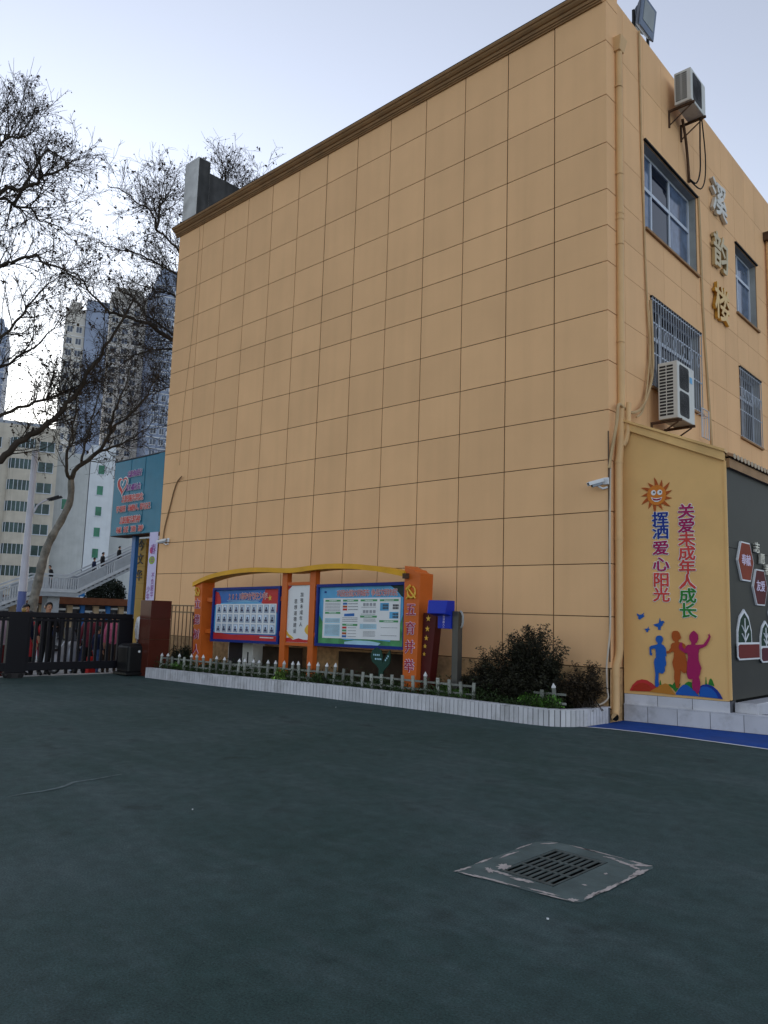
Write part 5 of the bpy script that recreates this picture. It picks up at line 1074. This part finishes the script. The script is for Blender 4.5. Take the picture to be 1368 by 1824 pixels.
def rail_at(X, tag_):
    h = MB(); bal = []
    for (a, c), (e, g) in zip(pts[:-1], pts[1:]):
        h.hexa([(X-.05,a,c+.97),(X+.05,a,c+.97),(X+.05,e,g+.97),(X-.05,e,g+.97),(X-.05,a,c+1.07),(X+.05,a,c+1.07),(X+.05,e,g+1.07),(X-.05,e,g+1.07)])
        h.hexa([(X-.03,a,c+.78),(X+.03,a,c+.78),(X+.03,e,g+.78),(X-.03,e,g+.78),(X-.03,a,c+.84),(X+.03,a,c+.84),(X+.03,e,g+.84),(X-.03,e,g+.84)])
        h.hexa([(X-.04,a,c-.14),(X+.04,a,c-.14),(X+.04,e,g-.14),(X-.04,e,g-.14),(X-.04,a,c+.08),(X+.04,a,c+.08),(X+.04,e,g+.08),(X-.04,e,g+.08)])
    h.build('handrail', M_rail_w, fb)
    zz = lambda y: np.interp(y, [p[0] for p in pts], [p[1] for p in pts])
    bm = MB().box((-.03,-.035,.06),(.03,.035,.80)).mesh('baluster', M_rail_w)
    solid = [(6.0,8.2),(9.3,10.3),(13.0,14.9),(15.5,18.5),(20.5,44)]
    y = 6.0
    while y < 20.4:
        if not any(a < y < c for a, c in solid): add('baluster', bm, fb, Matrix.Translation((X,y,zz(y))))
        y += .155
    for a, c in solid:
        za, zc = zz(a), zz(c); MB().hexa([(X-.02,a,za+.08),(X+.02,a,za+.08),(X+.02,c,zc+.08),(X-.02,c,zc+.08),(X-.02,a,za+.78),(X+.02,a,za+.78),(X+.02,c,zc+.78),(X-.02,c,zc+.78)]).build('infill_panel', M_bridge_g, fb)
rail_at(X1, 0); rail_at(X0, 1)
for yc, zt in ((11.2,2.0),(20.8,5.98),(36,5.98)): MB().box((-46.2,yc,-1.05),(-45.4,yc+.8,zt)).build('column', M_bridge_g, fb)
# brown canopy with shop fronts
cs = thing('shop_row', 'row of small shops under a long rust brown canopy', 'shop', (-48.5,14,-1))
MB().box((-49.5,8.8,1.52),(-48.6,23,2.02)).build('canopy', mat('rust_canopy',(.16,.055,.025),.7,var=.15), cs)
MB().box((-49.9,8.8,-1),(-49.6,23,1.52)).build('back_wall', mat('shop_dark',(.05,.05,.06),.7), cs)
cols = [mat('shop_blue',(.02,.14,.42),.5), mat('shop_cream',(.45,.34,.22),.6), mat('shop_white',(.6,.62,.64),.5)]
for k, y in enumerate(np.arange(9.4, 20, 1.0)): MB().box((-49.55,y,-1),(-49.35,y+(.42 if k % 2 else .32),1.45)).build('shop_column', cols[k % 2], cs)
for k, y in enumerate(np.arange(9.8, 20, 1.0)): MB().box((-49.5,y,.95+.12*(k % 3)),(-49.4,y+.55,1.1+.12*(k % 3))).build('shop_sign', cols[2], cs)
MB().box((-49.0,8.8,.55),(-48.95,21,.68)).box((-49.0,8.8,.3),(-48.95,21,.36)).build('barrier_rail', M_rail_w, cs)
sg = thing('education_centre_sign', 'blue lit sign with white characters above the brown canopy', 'sign', (-50,15,2.0))
MB().box((-50.2,13.2,2.10),(-50.0,15.95,2.58)).build('panel', mat('sign_blue',(.01,.16,.45),.4), sg)
text('characters', sg, mat('lit_white',(.85,.87,.9),.4,emit=.6), frame((-49.99,0,0),(0,1,0)), [(ch,13.5+i*.36,2.33,.34,.32) for i, ch in enumerate('托管教育中心')], bold=.02, ext=.02)
tb = thing('round_evergreen_tree', 'dark round evergreen tree behind the blue sign post', 'tree', (-54,19.6,-1))
rng = np.random.default_rng(5); d = unit(rng.normal(size=(5000,3))); C = np.array([-54,19.6,2.5])+d*np.array([1.5,1.5,1.15])*rng.uniform(.75,1.05,(5000,1))*(1+.12*np.sin(d[:,:1]*9))
add('crown', leaf_mesh('crown', C, rng.normal(size=C.shape), leafmat('evergreen_leaf',(.014,.02,.012)), .22, .12, rng), tb); MB().tube([(-54,19.6,-1),(-54,19.6,1.8)], .12, 8).build('trunk', M_twig, tb)

# far buildings: O on the ground, U to the right in view
def facade(name, label, O, U, w0, w1, depth, h, wallm, wins, winm, framem=None, group='buildings behind the street', cat='building'):
    F = frame(O, U); t = thing(name, label, cat, O, group)
    MB().fbox(F,(w0,-1,-depth),(w1,h,0)).build('wall', wallm, t)
    cache = {}
    for (a, c, e, g) in wins:
        key = (round(c-a,2), round(g-e,2))
        if key not in cache:
            ww, hh = key; G_ = frame((0,0,0), U); b = MB(); b.fbox(G_,(-ww/2,-hh/2,-.05),(ww/2,hh/2,.03),0)
            f_ = MB(); nm_ = max(1, round(ww/.75))
            f_.fbox(G_,(-ww/2-.06,-hh/2-.10,-.02),(ww/2+.06,-hh/2,.10),0)
            for q in range(nm_+1): f_.fbox(G_,(-ww/2+ww*q/nm_-.035,-hh/2,-.02),(-ww/2+ww*q/nm_+.035,hh/2,.06),0)
            cache[key] = (b.mesh('window', winm), f_.mesh('window_frame', framem or M_alu))
        Mx = Matrix.Translation(F((a+c)/2,(e+g)/2,0)); q = add('window', cache[key][0], t, Mx); add('window_frame', cache[key][1], q, Mx)
    return t, F
U1 = (.37,.93,0)
M_beige = mat('beige_render',(.50,.46,.39),.85,var=.1,scale=.8,streak=.1); M_wgl = mat('teal_window',(.03,.06,.06),.15,var=.5,scale=.6); M_wgd = mat('dark_window',(.03,.035,.045),.2,var=.6,scale=.5)
M_wht = mat('white_render',(.62,.66,.70),.85,var=.06,scale=.8,streak=.06); M_gry = mat('grey_render',(.46,.48,.48),.85,var=.08,scale=.8,streak=.08); M_wgr = mat('green_window',(.03,.16,.10),.2,var=.3,scale=.8)
rows = [4.85,7.6,10.35,13.05,15.8,18.55,21.3]
t, F = facade('apartment_block','beige apartment block with glazed balconies and rounded corner behind the lamp',(-96.3,30.1,0),U1,-14,2.9,9,24.5,M_beige,[(.6,2.4,z,z+1.3) for z in rows]+[(-5.5+k*-2.6,-3.9+k*-2.6,z,z+1.3) for z in rows for k in (0,1)],M_wgl)
bay = [(-2.9,0),(-2.85,.6),(-2.6,1.05),(-2.2,1.25),(.1,1.25),(.1,0)]
bw = MB()
for z in rows: bw.prism([(a,q) for a,q in bay], lambda a,q,c: F(a,c,q), z-1.45, z)
bw.build('balcony_parapet', M_beige, t)
for z in rows:
    g = MB().prism([(a*.985,q*.94) for a,q in bay], lambda a,q,c: F(a,c,q), z, z+1.3).build('balcony_glazing', M_wgl, t)
    fr = MB()
    for a, q in ((-2.86,.6),(-2.6,1.03),(-2.1,1.22),(-1.6,1.22),(-1.1,1.22),(-.6,1.22),(-.1,1.22)): fr.fbox(F,(a-.03,z,q-.05),(a+.03,z+1.3,q+.02))
    fr.build('glazing_bar', M_alu, g)
facade('stair_tower_block','white walled block with small green stair windows beside the apartment block',(-96.4,38.0,0),U1,-.1,3.1,9,23.5,M_wht,[(.95,1.8,z,z+1.25) for z in (5.0,7.9,10.8,13.7,16.6,19.5)],M_wgr)
facade('plain_grey_block','plain grey end wall between apartment block and white block',(-97.6,34.6,0),U1,-1.6,3.4,9,22.0,M_gry,[(.2,.9,14.2,15.6)],M_wgr)
facade('plain_grey_block','grey wall with roof ledge right of the white block',(-97.5,44.0,0),U1,-2.9,5.5,9,19.0,M_gry,[(1.6,2.6,15.0,16.4)],M_wgd)
U2 = (.40,.92,0)
M_twb = mat('tower_beige',(.58,.55,.50),.85,var=.08,scale=.2); M_twu = mat('tower_blue',(.26,.31,.42),.6,var=.1,scale=.2); M_tww = mat('tower_white',(.72,.73,.74),.8,var=.06); M_twg = mat('tower_glass',(.10,.12,.16),.25,var=.5,scale=.3)
def tower(label, O, w0, w1, h, m, cols, sub=None):
    t, F = facade('apartment_tower', label, O, U2, w0, w1, 16, h, m, [(a,c,z,z+1.5) for z in np.arange(14, h-3, 3.0) for a, c in cols], M_twg, M_tww, 'distant apartment towers', 'tower')
    bb = MB().fbox(frame((0,0,0), U2),(w0-.1,0,-.1),(w1+.1,.18,.14)).mesh('floor_band', M_tww)
    for z in np.arange(15.9, h-2, 3.0): add('floor_band', bb, t, Matrix.Translation((O[0],O[1],z)))
    if sub: MB().fbox(F,(sub[0],-1,-8),(sub[1],h+sub[3],sub[2])).build('side_bay', M_twu, t)
    MB().fbox(F,(w0+1,h,-10),(w1-1,h+2.2,-1)).build('roof_house', m, t)
    return t
tower('left distant tower with beige side and blue bay behind the trees',(-178,68.8,0),-1.0,3.6,74,M_twb,[(-.4,.9),(1.7,3.0)],(3.7,9.0,1.2,2.5))
tower('middle distant tower, beige and windowed, between two bluish towers',(-201,92.2,0),-1.6,8.4,92,M_twb,[(-1,.8),(2,3.6),(5,6.6)],(8.5,12.5,.6,1.5))
tw3 = tower('right distant tower with white balconies beside the school building',(-178,92.3,0),-.6,13.0,91,M_twu,[(.3,1.8),(2.6,3.8),(6.6,8.6)],None)
FT = frame((0,0,0), U2); bal = [MB().fbox(FT,(4.2,-.5,.0),(6.3,.6,1.5)).mesh('balcony', M_tww), MB().fbox(FT,(8.8,-.5,.0),(12.8,.5,1.0)).mesh('balcony', M_tww)]
for z in np.arange(14, 88, 3.0):
    for q in bal: add('balcony', q, tw3, Matrix.Translation((-178,92.3,z)))
facade('mid_rise_block','grey blue mid rise block behind the apartment block',(-135,42.0,0),U1,-14,5.6,12,33.5,mat('blue_grey_render',(.30,.33,.38),.85,var=.1,scale=.3),[(a,a+1.6,z,z+1.5) for z in np.arange(16,32,3) for a in (-6.5,-3.5,-.5,2.4)],M_wgd)
tower('tower at the far left edge glimpsed through branches',(-184,50.2,0),-9,6.2,66,M_twu,[(-3,-1.4),(1,2.6),(3.6,5.2)])


# ------------------------------------------------------------------ people and scooters
PQ = []
def person(label, loc, h, face, top, bottom, hair=M_hair, coat=.5, stride=0., armR=None, armL=None, bag=None, group=None, lean=0.):
    """skeleton in units of the height; face = heading in degrees (0 = +x)"""
    V = {}; E = []; 
    def vtx(n, p, r, par=None):
        V[n] = (p, r); 
        if par: E.append((par, n))
    vtx('pelvis',(0,0,.525),(.085,.06)); vtx('spine',(0,0,.63),(.078,.055),'pelvis'); vtx('chest',(lean*.3,0,.745),(.092,.058),'spine'); vtx('neck0',(lean*.5,0,.825),(.036,.036),'chest'); vtx('neck',(lean*.6+.004,0,.855),(.032,.032),'neck0')
    vtx('jaw',(lean*.7+.014,0,.885),(.042,.040),'neck'); vtx('head',(lean*.8+.008,0,.935),(.056,.048),'jaw'); vtx('crown',(lean*.85+.002,0,.975),(.036,.034),'head')
    for s, n in ((-1,'l'),(1,'r')):
        st = stride*s
        vtx('hip'+n,(0,.048*s,.49),(.060,.058),'pelvis'); vtx('knee'+n,(.02+st*.55,.052*s,.285),(.040,.040),'hip'+n); vtx('ank'+n,(-.01+st,.055*s,.05),(.026,.026),'knee'+n); vtx('toe'+n,(.085+st,.062*s,.022),(.026,.02),'ank'+n)
        arm = (armR if s > 0 else armL) or ((-.005,.135*s,.645),(.03,.150*s,.50))
        el, wr = arm
        vtx('sh'+n,(lean*.45,.098*s,.80),(.046,.043),'chest'); vtx('el'+n,el,(.034,.034),'sh'+n); vtx('wr'+n,wr,(.022,.022),'el'+n)
        d = Vector(wr)-Vector(el); d.normalize(); pm = Vector(wr)+d*.045; vtx('hand'+n,tuple(pm),(.020,.014),'wr'+n)
        sd = Vector((0,0,1)).cross(d); sd = sd.normalized() if sd.length > .1 else Vector((1,0,0))
        for i, (o_, ln) in enumerate(((-.016,.034),(-.006,.040),(.005,.038),(.015,.030))):
            f1 = pm+d*.014+sd*o_; vtx('f%d%s' % (i,n),tuple(f1+d*ln*.4),(.0055,.0055),'hand'+n); vtx('g%d%s' % (i,n),tuple(f1+d*ln*.85+Vector((.008,0,-.004))),(.0045,.0045),'f%d%s' % (i,n))
        th = Vector(wr)+d*.022+sd*.024; vtx('th'+n,tuple(th+d*.02),(.0065,.0065),'wr'+n)
    names = list(V); me = bpy.data.meshes.new('body'); me.from_pydata([V[q][0] for q in names], [(names.index(a), names.index(c)) for a, c in E], [])
    o = bpy.data.objects.new('tmp', me); COL.objects.link(o)
    sk = o.modifiers.new('s','SKIN'); sk.use_smooth_shade = True; o.modifiers.new('d','SUBSURF').levels = 1
    for i, q in enumerate(names): me.skin_vertices[0].data[i].radius = V[q][1]
    me.skin_vertices[0].data[0].use_root = True
    PQ.append((o, V, label, loc, h, face, top, bottom, hair, coat, bag, group))
def flush_people():
    bpy.context.view_layer.update(); dg = bpy.context.evaluated_depsgraph_get()
    for o, V, label, loc, h, face, top, bottom, hair, coat, bag, group in PQ:
        me = bpy.data.meshes.new_from_object(o.evaluated_get(dg)); old = o.data; bpy.data.objects.remove(o); bpy.data.meshes.remove(old)
        me.materials.clear()
        for m in (top, bottom, M_skin, mat('shoe_black',(.012,.012,.012),.5)): me.materials.append(m)
        hands = [Vector(V[k][0]) for k in ('handl','handr')]
        for p in me.polygons:
            c = p.center
            if c.z > .838: i = 2
            elif min((c-q).length for q in hands) < .052: i = 2
            elif c.z < .052: i = 3
            elif c.z < coat and abs(c.y) < .115: i = 1
            else: i = 0
            p.material_index = i
        t = thing('person', label, 'person', loc, group)
        Mx = Matrix.Translation(loc) @ Matrix.Rotation(R(face),4,'Z') @ Matrix.Scale(h,4)
        add('body', me, t, Mx)
        hc = V['head'][0]; hb = MB(); n = 14; prof = [(i*math.pi/12) for i in range(0, 7)]
        vs_ = []
        for i, a in enumerate(prof):
            for j in range(n):
                b_ = 2*math.pi*j/n; fr = math.cos(b_); dz = .0 if fr < .3 else .018*(fr-.3)/.7*(i/6)*1.6
                vs_.append((hc[0]-.006+.060*math.sin(a)*fr, .054*math.sin(a)*math.sin(b_), .945+.052*math.cos(a)*1.0-(.038*(i/6)**2 if fr < .3 else 0)+dz))
        hb._add(vs_, [(i*n+j, i*n+(j+1) % n, (i+1)*n+(j+1) % n, (i+1)*n+j) for i in range(6) for j in range(n)])
        add('hair', hb.mesh('hair', hair, True), t, Mx)
        fc = MB()
        for s in (-1, 1): fc.lathe([(.001,-.006),(.0065,0),(.001,.006)], (hc[0]+.050,.020*s,.932), 8, ax='x')
        add('eyes', fc.mesh('eyes', M_ink), t, Mx)
        add('nose', MB()._add([(hc[0]+.046,-.008,.912),(hc[0]+.046,.008,.912),(hc[0]+.066,0,.914),(hc[0]+.048,0,.936)],[(0,1,2),(0,2,3),(2,1,3),(0,3,1)]).mesh('nose', M_skin), t, Mx)
        add('mouth', MB().box((hc[0]+.040,-.014,.894),(hc[0]+.0535,.014,.899)).mesh('mouth', mat('lip',(.25,.07,.06),.5)), t, Mx)
        add('ears', MB().lathe([(.002,-.056),(.014,-.052),(.002,-.046)], (hc[0]-.004,0,.925), 8, ax='y').lathe([(.002,.046),(.014,.052),(.002,.056)], (hc[0]-.004,0,.925), 8, ax='y').mesh('ears', M_skin), t, Mx)
cl = lambda n, c: mat('cloth_'+n, c, .85, var=.2, scale=20, bump=.2, bscale=80)
black, navy, redc, magc, maroon, grey, jeans, brownc, pinkc, whitec = (cl('black',(.012,.012,.014)), cl('navy',(.012,.018,.05)), cl('red',(.36,.025,.03)), cl('magenta',(.24,.02,.06)), cl('maroon',(.12,.018,.03)), cl('grey',(.12,.12,.13)), cl('jeans',(.05,.09,.2)), cl('brown',(.06,.04,.03)), cl('pink',(.5,.12,.2)), cl('white',(.6,.6,.6)))
zg = lambda x: float(np.interp(-x, [11,11.4,14,44], [0,-.01,-.36,-1.02]))
def P(label, x, y, h, face, top, bottom, **k): person(label, (x,y,zg(x)), h, face, top, bottom, group=k.pop('group','people waiting outside the gate'), **k)
P('person in a black jacket standing right behind the gate with one hand raised', -11.12,-3.78,1.56,5, black, black, armR=((.03,.15,.64),(.12,.06,.66)), armL=((-.02,-.15,.64),(.05,-.14,.52)), coat=.47)
P('person in dark navy clothes with a white collar at the left gate post', -11.7,-4.02,1.55,20, navy, black, coat=.45)
P('person in a long red padded coat behind the gate bars', -12.6,-3.50,1.52,-60, redc, black, coat=.33)
P('person in a magenta coat beside the one in red behind the gate', -13.2,-3.05,1.50,-20, magc, black, coat=.33)
P('person in a grey and maroon jacket behind the middle gate bars', -12.8,-1.95,1.55,160, maroon, black, coat=.44)
P('child in blue jeans and dark top behind the right gate bars', -12.3,-2.0,1.15,100, navy, jeans, coat=.5)
P('person in a dark red coat with brown trousers behind the gate end', -13.0,-1.55,1.6,150, maroon, brownc, coat=.42)
P('person in a pink and red top at the last gate bars', -12.5,-1.50,1.5,-10, pinkc, brownc, coat=.5)
P('dark haired person in white standing between gate end and pillar', -11.9,-1.05,1.62,100, whitec, black, coat=.48)
P('person in blue bending over scooters behind the gate', -14.4,-2.25,1.6,60, cl('blue',(.02,.06,.25)), black, coat=.48)
gB = 'people on the footbridge stairs'
person('person in black coming down at the stair landing', (-45.7,11.45,2.42), 1.62, -90, black, black, coat=.4, lean=.09, group=gB)
person('lowest of the three people on the upper flight, in dark blue', (-45.7,14.35,3.18), 1.6, 90, navy, black, stride=.06, group=gB)
person('middle of the three people on the upper flight, in black', (-45.7,14.95,3.5), 1.7, 90, black, black, stride=.06, group=gB)
person('highest of the three people on the upper flight, in black', (-45.7,16.15,4.12), 1.6, 90, black, black, stride=.06, group=gB)
flush_people()
def scooter(label, loc, ang, m):
    t = thing('scooter', label, 'scooter', loc, 'scooters parked behind the gate'); Mx = Matrix.Translation(loc) @ Matrix.Rotation(R(ang),4,'Z')
    def ad(n, b_, mm): return add(n, b_.mesh(n, mm), t, Mx)
    for x in (-.58,.60):
        w = MB(); w.tube([(x+.19*math.cos(a),0,.22+.19*math.sin(a)) for a in np.linspace(0,2*math.pi,17)], .045, 7, cap=False); wo = ad('wheel', w, M_blackp); ad('hub', MB().lathe([(.05,-.05),(.05,.05)], (x,0,.22), 10, ax='y'), M_alu).parent = wo
    ad('body', MB().prism([(-.62,.42),(-.2,.30),(.25,.26),(.42,.30),(.50,.95),(.44,.96),(.30,.42),(.12,.36),(-.05,.42),(-.15,.66),(-.70,.72),(-.72,.55)], lambda u,v,d:(u,d,v), -.14, .14), m)
    ad('seat', MB().hexa([(-.68,-.13,.72),(-.08,-.11,.67),(-.08,.11,.67),(-.68,.13,.72),(-.66,-.11,.80),(-.12,-.09,.74),(-.12,.09,.74),(-.66,.11,.80)]), M_blackp)
    ad('fork', MB().tube([(.60,0,.22),(.46,0,.98)], .03, 8), M_alu); ad('handlebar', MB().tube([(.40,-.32,1.04),(.46,-.1,1.0),(.46,.1,1.0),(.40,.32,1.04)], .016, 6), M_blackp)
    ad('headlamp', MB().lathe([(.075,0),(.05,.06)], (.50,0,.90), 12, ax='x'), M_white); ad('windshield', MB().prism([(-.17,.95),(.17,.95),(.14,1.30),(-.14,1.30)], lambda u,v,d:(.52-(v-.95)*.3+d,u,v), 0, .01), mat('smoked_screen',(.10,.11,.12),.1))
    ad('apron', MB().prism([(-.22,.34),(.22,.34),(.26,.8),(.18,.95),(-.18,.95),(-.26,.8)], lambda u,v,d:(.45+(v-.3)*.08+d,u,v), 0, .03), m)
    for s in (-1,1): ad('mirror', MB().tube([(.42,.25*s,1.03),(.40,.30*s,1.18)], .008, 5).lathe([(.045,-.008),(.045,.008)], (.40,.31*s,1.21), 8, ax='x'), M_blackp)
scooter('white scooter parked behind the gate beside the standing guard', (-14.2,-2.1,zg(-14.2)), 10, mat('scooter_white',(.5,.52,.55),.3)); scooter('dark blue scooter parked behind the middle gate bars', (-13.9,-1.55,zg(-13.9)), -5, mat('scooter_blue',(.03,.05,.14),.3)); scooter('black scooter behind the white one outside the gate', (-15.3,-1.2,zg(-15.3)), 20, mat('scooter_black',(.02,.02,.022),.3))
t = thing('shopping_bag', 'red shopping bag standing behind the gate bars', 'bag', (-11.7,-2.45,zg(-11.7)))
zb = zg(-11.7); MB().hexa([(-11.76,-2.52,zb),(-11.64,-2.52,zb),(-11.64,-2.34,zb),(-11.76,-2.34,zb),(-11.78,-2.50,zb+.38),(-11.62,-2.50,zb+.38),(-11.62,-2.36,zb+.38),(-11.78,-2.36,zb+.38)]).build('bag_body', cl('bagred',(.5,.02,.02)), t); MB().tube([(-11.7,-2.48,zb+.38),(-11.7,-2.45,zb+.5),(-11.7,-2.41,zb+.5),(-11.7,-2.38,zb+.38)], .008, 5).build('handle', cl('bagred2',(.3,.02,.02)), t)
t = thing('roll_up_banner', 'pale pink stand banner over a dark red base behind the left gate end', 'banner', (-12,-4.35,zg(-12)))
zb = zg(-12); MB().box((-12.02,-4.42,.62),(-12.0,-4.22,1.16)).build('cloth', mat('pink_cloth',(.45,.32,.36),.7), t); MB().box((-12.1,-4.6,zb),(-11.95,-4.2,.60)).build('base', cl('deepred',(.12,.01,.012)), t)
flush_text()
